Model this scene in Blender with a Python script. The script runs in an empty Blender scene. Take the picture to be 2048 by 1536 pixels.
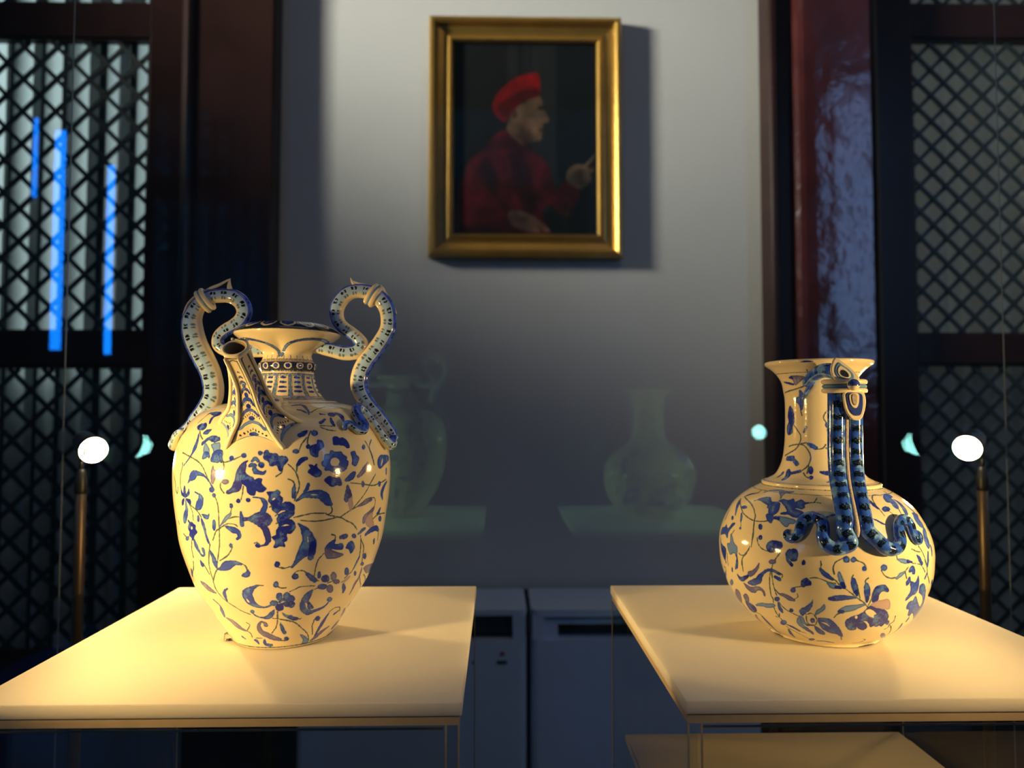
import bpy, bmesh, math, random
import numpy as np
from mathutils import Vector, Matrix
sc = bpy.context.scene
COL = sc.collection
random.seed(7); np.random.seed(7)
PI = math.pi

# ------------------------------------------------------------------ camera
def make_camera():
    yaw, pitch, roll = .01999, .04174, .00058
    f = Vector((math.sin(yaw)*math.cos(pitch), math.cos(yaw)*math.cos(pitch), math.sin(pitch)))
    r = Vector((math.cos(yaw), -math.sin(yaw), 0)); u = r.cross(f)
    r2 = r*math.cos(roll)+u*math.sin(roll); u2 = -r*math.sin(roll)+u*math.cos(roll)
    cd = bpy.data.cameras.new('camera'); c = bpy.data.objects.new('camera', cd); COL.objects.link(c)
    m = Matrix.Identity(4)
    for i in range(3):
        m[i][0] = r2[i]; m[i][1] = u2[i]; m[i][2] = -f[i]
    m[0][3], m[1][3], m[2][3] = 0, 0, 1.27568
    c.matrix_world = m
    cd.sensor_width = 36; cd.lens = 36*1419.44/2048; cd.clip_start = .01; cd.clip_end = 50
    cd.dof.use_dof = True; cd.dof.focus_distance = .50; cd.dof.aperture_fstop = 6.5
    sc.camera = c
make_camera()

# ------------------------------------------------------------------ world, lights, exposure
W = bpy.data.worlds.new('dim_room'); sc.world = W; W.use_nodes = True
W.node_tree.nodes['Background'].inputs[0].default_value = (.5, .5, .5, 1)
W.node_tree.nodes['Background'].inputs[1].default_value = .06
sc.view_settings.view_transform = 'Standard'; sc.view_settings.look = 'None'
sc.view_settings.exposure = 0; sc.view_settings.gamma = 1
sc.view_settings.use_curve_mapping = False
sc.cycles.max_bounces = 14; sc.cycles.transmission_bounces = 12; sc.cycles.glossy_bounces = 6
sc.cycles.transparent_max_bounces = 16; sc.cycles.caustics_refractive = False; sc.cycles.caustics_reflective = False
sc.cycles.sample_clamp_indirect = 4

def aim(o, tgt):
    d = Vector(tgt)-o.location
    o.rotation_euler = d.to_track_quat('-Z', 'Y').to_euler()
def area(name, loc, tgt, sx, sy, power, col, spread=180):
    l = bpy.data.lights.new(name, 'AREA'); l.shape = 'RECTANGLE'; l.size = sx; l.size_y = sy
    l.energy = power; l.color = col; l.spread = math.radians(spread)
    o = bpy.data.objects.new(name, l); COL.objects.link(o); o.location = loc; aim(o, tgt); return o
def spot(name, loc, tgt, power, col, ang=110, blend=.6, rad=.012):
    l = bpy.data.lights.new(name, 'SPOT'); l.energy = power; l.color = col
    l.spot_size = math.radians(ang); l.spot_blend = blend; l.shadow_soft_size = rad
    o = bpy.data.objects.new(name, l); COL.objects.link(o); o.location = loc; aim(o, tgt); return o
WARM = (1.0, .60, .185)
# daylight from a window high on the room's left side, raking the end wall
area('daylight_left_window', (-3.1, 1.15, 3.05), (1.55, 2.4, 2.62), .45, .6, 24, (1.0, .96, .84), 42)
area('ceiling_fill', (.4, .2, 4.3), (.2, .8, 0), 2.0, 1.6, 9, (1.0, .80, .58))  # added overhead fill, lifts and warms the shaded wall
# daylight behind the curtains of both lattice screens
area('daylight_behind_left_screen', (-2.75, 3.05, 2.55), (-1.5, 2.45, 2.0), .7, 1.0, 27, (.78, .95, 1.0))
area('daylight_behind_right_screen', (2.0, 3.35, 2.45), (1.9, 2.45, 1.9), 1.2, 1.2, 1.4, (.95, 1.0, .9))
# four small warm spotlights on stems in the corners of the show case
LAMPS = [(-.482, .855, 1.234), (.573, .855, 1.236), (-.482, .27, 1.234), (.573, .27, 1.236)]
LAMP_AIM = [(-.20, .60, 1.12), (.30, .60, 1.12), (-.11, .60, 1.20), (.20, .60, 1.20)]
for (x, y, z), t, pw in zip(LAMPS, LAMP_AIM, (12, 5, 17, 15)):
    d = (Vector(t)-Vector((x, y, z))).normalized()
    spot('lamp_spotlight', Vector((x, y, z))+d*.02, t, pw, WARM, 104 if y > .5 else 58, 1.0, .012)

# ------------------------------------------------------------------ material helpers
def nmat(name):
    m = bpy.data.materials.new(name); m.use_nodes = True
    nt = m.node_tree; b = nt.nodes['Principled BSDF']; return m, nt, b
def pmat(name, col, rough=.5, metal=0, noise=0, nscale=40, bump=0, bscale=60, spec=.5, coat=0, **kw):
    m, nt, b = nmat(name)
    b.inputs['Base Color'].default_value = (*col, 1); b.inputs['Roughness'].default_value = rough
    b.inputs['Metallic'].default_value = metal; b.inputs['Specular IOR Level'].default_value = spec
    b.inputs['Coat Weight'].default_value = coat
    tc = nt.nodes.new('ShaderNodeTexCoord')
    if noise:
        n = nt.nodes.new('ShaderNodeTexNoise'); n.inputs['Scale'].default_value = nscale; n.inputs['Detail'].default_value = 5
        nt.links.new(tc.outputs['Object'], n.inputs['Vector'])
        mx = nt.nodes.new('ShaderNodeMix'); mx.data_type = 'RGBA'
        mx.inputs['A'].default_value = (*[c*(1-noise) for c in col], 1)
        mx.inputs['B'].default_value = (*[min(1, c*(1+noise)) for c in col], 1)
        nt.links.new(n.outputs['Fac'], mx.inputs['Factor']); nt.links.new(mx.outputs['Result'], b.inputs['Base Color'])
    if bump:
        add_bump(nt, b, tc, bump, bscale)
    for k, v in kw.items(): b.inputs[k.replace('_', ' ')].default_value = v
    return m
def add_bump(nt, b, tc, strength, scale, dist=.001):
    n2 = nt.nodes.new('ShaderNodeTexNoise'); n2.inputs['Scale'].default_value = scale; n2.inputs['Detail'].default_value = 3
    nt.links.new(tc.outputs['Object'], n2.inputs['Vector'])
    bp = nt.nodes.new('ShaderNodeBump'); bp.inputs['Strength'].default_value = strength; bp.inputs['Distance'].default_value = dist
    nt.links.new(n2.outputs['Fac'], bp.inputs['Height']); nt.links.new(bp.outputs['Normal'], b.inputs['Normal'])

# ------------------------------------------------------------------ object helpers
def link(name, me, mat=None, parent=None, smooth=False):
    o = bpy.data.objects.new(name, me); COL.objects.link(o)
    if mat is not None:
        for m in (mat if isinstance(mat, (list, tuple)) else [mat]): me.materials.append(m)
    if smooth:
        me.polygons.foreach_set('use_smooth', [True]*len(me.polygons))
    if parent is not None: o.parent = parent
    return o
def bm_obj(name, bm, mat, parent=None, smooth=False, bevel=0, seg=2):
    if bevel:
        bmesh.ops.bevel(bm, geom=bm.edges[:], offset=bevel, segments=seg, profile=.5, affect='EDGES')
    bmesh.ops.recalc_face_normals(bm, faces=bm.faces[:])
    me = bpy.data.meshes.new(name); bm.to_mesh(me); bm.free()
    return link(name, me, mat, parent, smooth)
def box(bm, x0, x1, y0, y1, z0, z1):
    v = [bm.verts.new((x, y, z)) for x in (x0, x1) for y in (y0, y1) for z in (z0, z1)]
    for q in ((0, 1, 3, 2), (4, 6, 7, 5), (0, 4, 5, 1), (2, 3, 7, 6), (0, 2, 6, 4), (1, 5, 7, 3)):
        bm.faces.new([v[i] for i in q])
def prism(bm, poly, y0, y1, axis='y'):
    """extrude a 2-D outline along an axis: poly in (a,b)"""
    def P(a, b, t):
        return (a, t, b) if axis == 'y' else ((a, b, t) if axis == 'z' else (t, a, b))
    A = [bm.verts.new(P(a, b, y0)) for a, b in poly]; B = [bm.verts.new(P(a, b, y1)) for a, b in poly]
    n = len(poly); bm.faces.new(A); bm.faces.new(B[::-1])
    for i in range(n): bm.faces.new((A[i], B[i], B[(i+1) % n], A[(i+1) % n]))
def empty(name, loc, label, cat, group=None):
    o = bpy.data.objects.new(name, None); COL.objects.link(o); o.location = loc; o.empty_display_size = .05
    o['label'] = label; o['category'] = cat
    if group: o['group'] = group
    return o
def structure(o): o['kind'] = 'structure'; return o
def sbox(name, dims, mat, bevel=0, parent=None):
    bm = bmesh.new(); box(bm, *dims); o = bm_obj(name, bm, mat, parent, bevel=bevel)
    if parent is None: structure(o)
    return o
def catmull(P, n=6, closed=False):
    P = np.asarray(P, float); N = len(P); out = []
    if N < 3 and not closed: 
        t = np.linspace(0, 1, n+1)[:, None]; return P[0]*(1-t)+P[-1]*t
    rng = range(N) if closed else range(N-1)
    for i in rng:
        if closed: a, b, c, d = P[(i-1) % N], P[i], P[(i+1) % N], P[(i+2) % N]
        else: a, b, c, d = P[max(i-1, 0)], P[i], P[i+1], P[min(i+2, N-1)]
        for k in range(n):
            t = k/n
            out.append(.5*((2*b)+(c-a)*t+(2*a-5*b+4*c-d)*t*t+(3*b-a-3*c+d)*t**3))
    if not closed: out.append(P[-1])
    return np.array(out)
def tube(pts, out_dir=None, nring=20, sub=6, flat=1.0, caps=True, center=None, groove=0):
    """pts: (x,y,z,r). UV: u = position round the section (0 = outward side), v = centimetres along."""
    C = catmull(pts, sub); P = C[:, :3]; R = np.maximum(C[:, 3], .0004)
    T = np.gradient(P, axis=0); T /= np.linalg.norm(T, axis=1)[:, None]+1e-9
    L = np.concatenate([[0], np.cumsum(np.linalg.norm(np.diff(P, axis=0), axis=1))])
    me = bpy.data.meshes.new('tube'); V = []; n = len(P)
    prev = None
    for i in range(n):
        t = T[i]
        o = np.array(out_dir(P[i], t, i/n)) if out_dir else (prev if prev is not None else np.array([0, -1., 0]))
        o = o-t*np.dot(o, t); o /= np.linalg.norm(o)+1e-9; prev = o
        s = np.cross(t, o)
        for k in range(nring):
            a = 2*PI*k/nring; g = 1-groove*math.exp(-(min(a, 2*PI-a)/.28)**2)
            V.append(P[i]+R[i]*g*(math.cos(a)*o+math.sin(a)*s*flat))
    Fc = [(i*nring+k, i*nring+(k+1) % nring, (i+1)*nring+(k+1) % nring, (i+1)*nring+k) for i in range(n-1) for k in range(nring)]
    UV = [((k+dk)/nring, L[i+di]*100) for i in range(n-1) for k in range(nring) for dk, di in ((0, 0), (1, 0), (1, 1), (0, 1))]
    if caps:
        for i, sg in ((0, -1), (n-1, 1)):
            tip = len(V); V.append(P[i]+sg*T[i]*R[i]*.7)
            mid = len(V)
            for k in range(nring):
                V.append(P[i]+sg*T[i]*R[i]*.5+(np.array(V[i*nring+k])-P[i])*.72)
            for k in range(nring):
                k2 = (k+1) % nring
                Fc.append((i*nring+k, i*nring+k2, mid+k2, mid+k)); UV += [(k/nring, L[i]*100)]*4
                Fc.append((mid+k, mid+k2, tip)); UV += [(k/nring, L[i]*100)]*3
    me.from_pydata([tuple(v) for v in V], [], Fc); me.update()
    ul = me.uv_layers.new(name='UVMap'); ul.data.foreach_set('uv', np.array(UV, 'f').ravel())
    bm = bmesh.new(); bm.from_mesh(me); bmesh.ops.recalc_face_normals(bm, faces=bm.faces[:]); bm.to_mesh(me); bm.free()
    return me
# ------------------------------------------------------------------ hand painting on the pottery (computed decoration maps)
PAL = {'k': (.13, .18, .66), 'b': (.20, .30, .78), 'l': (.44, .58, .86), 'v': (.42, .41, .66), 'd': (.21, .22, .62),
       'p': (.74, .64, .66), 's': (.24, .33, .38), 'c': (.94, .89, .76), 'g': (.07, .11, .24), 'n': (.10, .14, .30)}
CREAM = np.array(PAL['c'], 'f')
def fnoise(H, Wd, cell, rng):
    h, w = max(2, int(H/cell)+2), max(2, int(Wd/cell)+2)
    a = rng.random((h, w)).astype('f'); a[:, -1] = a[:, 0]
    y = np.linspace(0, h-1.001, H); x = np.linspace(0, w-1.001, Wd)
    yi, xi = y.astype(int), x.astype(int); fy = (y-yi)[:, None].astype('f'); fx = (x-xi)[None].astype('f')
    fy = fy*fy*(3-2*fy); fx = fx*fx*(3-2*fx)
    r0 = a[yi][:, xi]*(1-fx)+a[yi][:, xi+1]*fx; r1 = a[yi+1][:, xi]*(1-fx)+a[yi+1][:, xi+1]*fx
    return r0*(1-fy)+r1*fy
class Glaze:
    """unrolled surface of revolution; x = angle, y = arc length along the profile (metres)"""
    def __init__(s, prof, px=.00021, seed=3):
        s.p = np.array(prof, float); s.s = np.concatenate([[0], np.cumsum(np.hypot(*np.diff(s.p, axis=0).T))])
        rmax = s.p[:, 0].max(); s.L = s.s[-1]; s.px = px
        s.W = int(2*PI*rmax/px/2)*2; s.H = int(s.L/px)
        rng = np.random.default_rng(seed)
        s.n1 = fnoise(s.H, s.W, 22, rng); s.n2 = fnoise(s.H, s.W, 7, rng); s.n3 = fnoise(s.H, s.W, 2.2, rng)
        s.I = np.ones((s.H, s.W, 3), 'f')*CREAM
        s.I *= (1-.035*fnoise(s.H, s.W, 120, rng)-.02*s.n2)[..., None]
    def R(s, a): return np.interp(a, s.s, s.p[:, 0])
    def shape(s, kind, col, pts, grow=False):
        pts = np.array(pts, float)
        th = np.radians(pts[:, 0]); ss = pts[:, 1]
        t0 = (th.min()+th.max())/2; s0 = (ss.min()+ss.max())/2; Rc = max(float(s.R(s0)), .008)
        P = np.stack([(th-t0)*Rc, ss], 1)
        if kind == 'T':
            Q = catmull(np.column_stack([P, pts[:, 2]/2]), 5)
            pad = Q[:, 2].max()+.0015
        else:
            Q = catmull(P, 4, True); pad = .0015
        x0, x1 = Q[:, 0].min()-pad, Q[:, 0].max()+pad; y0, y1 = Q[:, 1].min()-pad, Q[:, 1].max()+pad
        i0, i1 = max(0, int(y0/s.px)), min(s.H, int(y1/s.px)+2)
        if i1 <= i0: return
        c0 = (t0+x0/Rc+PI)/(2*PI)*s.W; c1 = (t0+x1/Rc+PI)/(2*PI)*s.W
        cols = np.arange(int(math.floor(c0)), int(math.ceil(c1))+1)
        X = (((cols/s.W)*2*PI-PI-t0)*Rc)[None, :].astype('f'); Y = ((np.arange(i0, i1)+.5)*s.px)[:, None].astype('f')
        D = np.full((i1-i0, len(cols)), 1e3, 'f')
        n = len(Q); inside = None
        if kind == 'P': inside = np.zeros(D.shape, bool)
        for k in range(n-1 if kind == 'T' else n):
            a, b = Q[k], Q[(k+1) % n]
            ex, ey = b[0]-a[0], b[1]-a[1]; l2 = ex*ex+ey*ey+1e-14
            t = np.clip(((X-a[0])*ex+(Y-a[1])*ey)/l2, 0, 1)
            d = np.sqrt((X-a[0]-t*ex)**2+(Y-a[1]-t*ey)**2)
            if kind == 'T': d = d-(a[2]+(b[2]-a[2])*t)
            else:
                cr = ((a[1] > Y) != (b[1] > Y)) & (X < (b[0]-a[0])*(Y-a[1])/((b[1]-a[1]) or 1e-9)+a[0])
                inside ^= cr
            D = np.minimum(D, d)
        if kind == 'P': D = np.where(inside, -D, D)
        ci = cols % s.W
        sl = np.ix_(np.arange(i0, i1), ci)
        n1, n2, n3 = s.n1[sl], s.n2[sl], s.n3[sl]
        D = D+(n2-.5)*.0005-(.00022 if col not in 'cp' and grow else 0)
        base = s.I[sl]
        al = np.clip(.5-D/.00045, 0, 1)[..., None]
        if col == 'c':
            s.I[sl] = base*(1-al)+CREAM*al; return
        c = np.array(PAL[col], 'f')
        if col == 's' or col in 'gn':
            s.I[sl] = base*(1-al*.88)+c*al*.88; return
        # wash with pooled darker edges and a faint bleed into the glaze
        light = np.array((.40, .58, .86), 'f') if col != 'v' else np.array((.60, .58, .72), 'f')
        m = np.clip((n1-.42)*1.5+(n2-.5)*.8+(n3-.5)*.5, 0, .75)[..., None]*(1.0 if col != 'p' else .2)
        f = c*(1-m)+light*m
        edge = np.exp(-((D+.00035)/.0004)**2)[..., None]*(.42 if col != 'p' else .15)
        f = f*(1-edge)+np.array((.10, .17, .48), 'f')*edge
        halo = (np.clip(1-np.maximum(D, 0)/.0011, 0, 1)**2*.30)[..., None]
        base = base*(1-halo)+np.array((.50, .66, .84), 'f')*halo
        s.I[sl] = base*(1-al*.96)+f*al*.96
    def data(s, txt, dth=0):
        for ln in txt.strip().split('\n'):
            k, c = ln[0], ln[1]; v = list(map(int, ln[3:].split(',')))
            st = 3 if k == 'T' else 2
            pts = [[v[i]/10+dth, v[i+1]/1e4]+([v[i+2]/1e5] if st == 3 else []) for i in range(0, len(v), st)]
            s.shape(k, c, pts, True)
    def image(s, name):
        im = bpy.data.images.new(name, s.W, s.H, alpha=False)
        px = np.ones((s.H, s.W, 4), 'f'); px[..., :3] = np.clip(s.I, 0, 1)
        im.pixels.foreach_set(px.ravel()); im.update(); im.pack(); return im
def glaze_mat(name, im, rough=.12, bump=.12):
    m, nt, b = nmat(name)
    tx = nt.nodes.new('ShaderNodeTexImage'); tx.image = im; tx.interpolation = 'Linear'
    nt.links.new(tx.outputs['Color'], b.inputs['Base Color'])
    b.inputs['Roughness'].default_value = rough; b.inputs['Specular IOR Level'].default_value = .55
    tc = nt.nodes.new('ShaderNodeTexCoord'); add_bump(nt, b, tc, bump, 420, .0006)
    return m
def lathe(prof, smap, stot, n=160, rfun=None, sub=4, name='body'):
    """surface of revolution, u = angle, v = arc length / total"""
    pr = np.array(prof, float); sv = np.array(smap, float)
    C = catmull(np.column_stack([pr, sv]), sub)
    V = []; m = len(C)
    for r, z, s_ in C:
        for k in range(n+1):
            th = -PI+2*PI*k/n; rr = r*(rfun(th, z) if rfun else 1)
            V.append((rr*math.sin(th), -rr*math.cos(th), z))
    Fc = []; UV = []
    for i in range(m-1):
        for k in range(n):
            a = i*(n+1)+k; Fc.append((a, a+1, a+n+2, a+n+1))
            for kk, ii in ((k, i), (k+1, i), (k+1, i+1), (k, i+1)): UV.append((kk/n, C[ii][2]/stot))
    me = bpy.data.meshes.new(name); me.from_pydata(V, [], Fc); me.update()
    ul = me.uv_layers.new(name='UVMap'); ul.data.foreach_set('uv', np.array(UV, 'f').ravel())
    bm = bmesh.new(); bm.from_mesh(me); bmesh.ops.remove_doubles(bm, verts=bm.verts[:], dist=1e-6); bm.to_mesh(me); bm.free()
    return me
# ------------------------------------------------------------------ the room
M_wall = pmat('plaster', (.58, .565, .54), .85, noise=.06, nscale=3, bump=.25, bscale=6)
M_dim = pmat('darkened_plaster', (.10, .09, .085), .9, noise=.1, nscale=3)  # plaster colour darkened so the rear wall mirrors dimly in the case glass
M_wood = pmat('dark_mahogany', (.028, .012, .010), .28, noise=.6, nscale=5, bump=.10, bscale=14, spec=.12)
M_varnish = pmat('glossy_varnished_mahogany', (.050, .011, .011), .15, noise=.7, nscale=6, bump=0, spec=.5, coat=.2)
n_ = M_varnish.node_tree; t_ = n_.nodes.new('ShaderNodeTexCoord'); add_bump(n_, n_.nodes['Principled BSDF'], t_, 1.0, 9, .006)
M_floor = pmat('dark_floor', (.06, .05, .045), .4, noise=.3, nscale=4)
M_marble = pmat('dark_veined_marble', (.012, .014, .024), .25, noise=.9, nscale=9)
M_slat = pmat('blackened_green_slat', (.014, .022, .020), .5, noise=.4, nscale=30)

sbox('wall_back', (-.80, .96, 2.40, 2.52, 0, 4.4), M_wall)
sbox('wall_back_left', (-3.3, -2.17, 2.40, 2.52, 0, 4.4), M_wall)
sbox('wall_back_right', (2.44, 3.5, 2.40, 2.52, 0, 4.4), M_wall)
sbox('wall_left', (-3.42, -3.3, -1.75, 2.52, 0, 4.4), M_wall)
sbox('wall_right', (3.5, 3.62, -1.75, 2.52, 0, 4.4), M_wall)
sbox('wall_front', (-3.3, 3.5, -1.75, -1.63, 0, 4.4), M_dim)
sbox('floor', (-3.42, 3.62, -1.75, 2.52, -.1, 0), M_floor)
sbox('ceiling', (-3.42, 3.62, -1.75, 2.52, 4.4, 4.5), M_wall)
sbox('light_blocker_left', (-2.4, -.80, 2.56, 2.62, 0, 1.49), M_wall)  # added unseen half-wall, keeps daylight off the lower left curtain
sbox('light_blocker_right', (.98, 2.7, 2.56, 2.62, 0, 1.49), M_wall)  # same added blocker behind the lower right curtain
sbox('trim_1', (-.741, .90, 2.385, 2.40, 0, .690), M_marble)

def jamb(name, prof, z1=4.4):
    bm = bmesh.new(); prism(bm, prof, 0, z1, 'z'); return structure(bm_obj(name, bm, M_wood))
# left jamb: a broad flat board with two beads next to the door
jamb('trim_2', [(-.741, 2.41), (-.741, 2.33), (-.749, 2.32), (-1.005, 2.32), (-1.010, 2.31), (-1.020, 2.303), (-1.032, 2.31), (-1.036, 2.325), (-1.052, 2.335), (-1.062, 2.41)])
# right jamb: narrow board, flat fillet, glossy face, bead
jamb('trim_3', [(.905, 2.41), (.905, 2.315), (.912, 2.305), (.926, 2.305), (.934, 2.318), (.938, 2.335), (.990, 2.335), (.990, 2.41)])
bm = bmesh.new(); prism(bm, [(.990, 2.41), (.990, 2.315), (1.000, 2.300), (1.015, 2.292), (1.05, 2.290), (1.20, 2.290), (1.236, 2.290), (1.240, 2.300), (1.240, 2.41)], 0, 4.4, 'z')
structure(bm_obj('trim_4', bm, M_varnish))
jamb('trim_5', [(1.240, 2.41), (1.240, 2.315), (1.246, 2.303), (1.257, 2.297), (1.268, 2.303), (1.274, 2.316), (1.290, 2.36), (1.290, 2.41)])

def strip_mesh(ax, az, bx, bz, w, y, d):
    dx, dz = bx-ax, bz-az; L = math.hypot(dx, dz); nx, nz = -dz/L*w/2, dx/L*w/2
    bm = bmesh.new(); prism(bm, [(ax+nx, az+nz), (bx+nx, bz+nz), (bx-nx, bz-nz), (ax-nx, az-nz)], y, y+d); return bm
def lattice(parent, x0, x1, z0, z1, y, pitch, w, ph):
    fr = bmesh.new(); t = .008
    for q in ((x0-t, x1+t, z1, z1+t), (x0-t, x1+t, z0-t, z0), (x0-t, x0, z0, z1), (x1, x1+t, z0, z1)):
        box(fr, q[0], q[1], y-.006, y+.022, q[2], q[3])
    p = bm_obj('lattice_panel', fr, M_wood, parent)
    for sgn in (1, -1):
        # lines x*sgn + z = c
        vals = [sgn*x+z for x in (x0, x1) for z in (z0, z1)]; c = math.floor(min(vals)/pitch)*pitch+ph
        while c < max(vals):
            c += pitch
            pts = []
            for x in (x0, x1):
                z = c-sgn*x
                if z0-1e-6 <= z <= z1+1e-6: pts.append((x, z))
            for z in (z0, z1):
                x = (c-z)*sgn
                if x0 < x < x1: pts.append((x, z))
            if len(pts) < 2: continue
            a, b = pts[0], max(pts[1:], key=lambda q: math.hypot(q[0]-pts[0][0], q[1]-pts[0][1]))
            if math.hypot(a[0]-b[0], a[1]-b[1]) < .03: continue
            bm_obj('slat', strip_mesh(*a, *b, w, y+(0 if sgn > 0 else .008), .008), M_slat, p)
def door(name, x0, x1, openings, pitch, ph, w, label, muntins=()):
    d = bpy.data.objects.new(name, None); COL.objects.link(d); structure(d); d['label'] = label
    y0, y1 = 2.375, 2.415; ox0, ox1 = openings[0][0], openings[0][1]
    for a, b in ((x0, ox0-.008), (ox1+.008, x1)):
        bm = bmesh.new(); box(bm, a, b, y0, y1, .02, 4.38); bm_obj('stile', bm, M_wood, d, bevel=.004)
    zs = [.02]+[v for o in openings for v in (o[2]-.008, o[3]+.008)]+[4.38]
    for i in range(0, len(zs), 2):
        bm = bmesh.new(); box(bm, ox0-.008, ox1+.008, y0+.001, y1-.001, zs[i], zs[i+1]); bm_obj('rail', bm, M_wood, d, bevel=.003)
    for o in openings: lattice(d, *o, y0+.016, pitch, w, ph)
    for mx_, mw in muntins:
        bm = bmesh.new(); box(bm, mx_-mw/2, mx_+mw/2, 2.418, 2.432, .45, 4.3); bm_obj('glazing_bar', bm, M_slat, d)
    return d
door('door_1', -2.16, -1.062, [(-2.03, -1.188, .500, 1.425), (-2.03, -1.188, 1.555, 2.540), (-2.03, -1.188, 2.672, 3.45)], .1113, .02, .0145, 'dark wooden door with diamond lattice panels left of the portrait', [(-1.254, .016), (-1.358, .018), (-1.488, .010), (-1.562, .005), (-1.668, .005)])
door('door_2', 1.290, 2.43, [(1.436, 2.30, .490, 1.438), (1.436, 2.30, 1.553, 2.572), (1.436, 2.30, 2.704, 3.45)], .0912, .055, .013, 'dark wooden door with diamond lattice panels right of the portrait')

def curtain(name, x0, x1, y, period, amp, label, col):
    m, nt, b = nmat(name+'_cloth')
    out = nt.nodes['Material Output']
    df = nt.nodes.new('ShaderNodeBsdfDiffuse'); tr = nt.nodes.new('ShaderNodeBsdfTranslucent'); mx = nt.nodes.new('ShaderNodeMixShader')
    df.inputs[0].default_value = (*col, 1); tr.inputs[0].default_value = (*col, 1); mx.inputs[0].default_value = .55
    nt.links.new(df.outputs[0], mx.inputs[1]); nt.links.new(tr.outputs[0], mx.inputs[2]); nt.links.new(mx.outputs[0], out.inputs[0])
    n = 420; V = []; F = []; rnd = random.Random(4)
    ph = [rnd.uniform(0, 6) for _ in range(4)]
    zs = [.12, .9, 1.8, 2.7, 3.6]
    for z in zs:
        for i in range(n+1):
            x = x0+(x1-x0)*i/n; q = x*2*PI/period
            yy = amp*(math.sin(q+.8*math.sin(x*9+ph[0]))+.35*math.sin(2.1*q+ph[1])+.25*math.sin(.43*q+ph[2]))
            V.append((x, y+yy, z))
    for j in range(len(zs)-1):
        for i in range(n):
            a = j*(n+1)+i; F.append((a, a+1, a+n+2, a+n+1))
    me = bpy.data.meshes.new(name); me.from_pydata(V, [], F)
    o = link(name, me, m, None, True); o['label'] = label; o['category'] = 'curtain'; return o
curtain('pleated_curtain', -2.16, -1.07, 2.475, .105, .026, 'pale blue-green pleated curtain behind the lattice left of the portrait', (.80, .86, .84))
curtain('sheer_curtain', 1.30, 2.43, 2.475, .16, .012, 'greyish pleated curtain behind the lattice right of the portrait', (.80, .80, .72))

# openings to the blue sky in the wall behind the photographer (their mirror images show in the show-case glass)
def sky_window(name, x0, x1, z0, z1, col, power, y=-1.63):
    m, nt, b = nmat(name+'_sky'); nt.nodes.remove(b)
    e = nt.nodes.new('ShaderNodeEmission'); e.inputs[0].default_value = (*col, 1); e.inputs[1].default_value = power
    nt.links.new(e.outputs[0], nt.nodes['Material Output'].inputs[0])
    bm = bmesh.new(); box(bm, x0, x1, y-.002, y+.004, z0, z1); structure(bm_obj(name, bm, m))
BLUE = (.02, .30, 1.0)
sky_window('window_1', -2.150, -2.100, 1.58, 2.65, BLUE, 17)
sky_window('window_2', -1.893, -1.862, 1.56, 2.48, BLUE, 17)
sky_window('window_3', -2.255, -2.235, 2.32, 2.71, BLUE, 15)
sky_window('window_4', 3.02, 3.42, 1.7, 4.2, (.28, .48, 1.0), 6.5)

# ------------------------------------------------------------------ framed portrait
PX0, PX1, PZ0, PZ1 = -.235, .420, 1.801, 2.628
pic = empty('framed_painting', ((PX0+PX1)/2, 2.398, (PZ0+PZ1)/2), 'gilt-framed portrait of a person in red cap and robe on the end wall', 'painting')
M_gold = pmat('old_gilding', (.48, .28, .06), .33, metal=.85, noise=.35, nscale=9, bump=.3, bscale=35)
cx, cz = pic.location.x, pic.location.z; HX, HZ = (PX1-PX0)/2, (PZ1-PZ0)/2
# moulding section: (distance in from the outer edge, depth towards the viewer)
sect = [(0, 0), (0, .034), (.006, .042), (.016, .044), (.024, .038), (.030, .024), (.050, .020), (.062, .024), (.068, .030), (.076, .030), (.082, .022), (.084, .012), (.084, 0)]
for side in range(4):
    bm = bmesh.new(); rings = []
    for e in (-1, 1):
        ring = []
        for t, d in sect:
            hx, hz = HX-t, HZ-t
            p = {0: (e*hx, -hz), 1: (hx, e*hz), 2: (-e*hx, hz), 3: (-hx, -e*hz)}[side]
            ring.append(bm.verts.new((p[0], -d, p[1])))
        rings.append(ring)
    for i in range(len(sect)-1): bm.faces.new((rings[0][i], rings[0][i+1], rings[1][i+1], rings[1][i]))
    bm.faces.new(rings[0]); bm.faces.new(rings[1][::-1])
    bm_obj('frame_rail', bm, M_gold, pic)
# the painted panel: a plain figure in red drawn on a dark ground
class Canvas(Glaze):
    def __init__(s, w, h, n):
        s.px = 1/n; s.W = int(w*n); s.H = int(h*n); rng = np.random.default_rng(5)
        s.n1 = fnoise(s.H, s.W, 40, rng); s.n2 = fnoise(s.H, s.W, 12, rng); s.n3 = fnoise(s.H, s.W, 3, rng)
        s.I = np.zeros((s.H, s.W, 3), 'f')
    def poly(s, col, pts, soft=3., var=.12):
        Q = catmull(np.array(pts, float), 5, True)
        X = np.arange(s.W)[None, :].astype('f'); Y = np.arange(s.H)[:, None].astype('f')
        D = np.full((s.H, s.W), 1e4, 'f'); ins = np.zeros(D.shape, bool); n = len(Q)
        for k in range(n):
            a, b = Q[k], Q[(k+1) % n]; ex, ey = b-a; t = np.clip(((X-a[0])*ex+(Y-a[1])*ey)/(ex*ex+ey*ey+1e-9), 0, 1)
            D = np.minimum(D, np.hypot(X-a[0]-t*ex, Y-a[1]-t*ey))
            ins ^= ((a[1] > Y) != (b[1] > Y)) & (X < (b[0]-a[0])*(Y-a[1])/((b[1]-a[1]) or 1e-9)+a[0])
        D = np.where(ins, -D, D); al = np.clip(.5-D/soft, 0, 1)[..., None]
        c = np.array(col, 'f')*(1+(s.n1+s.n2*.5-.75)*var*2)[..., None]
        s.I[:] = s.I*(1-al)+c*al
cv = Canvas(830/1090, 1, 436)      # 332 x 436 texels
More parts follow.
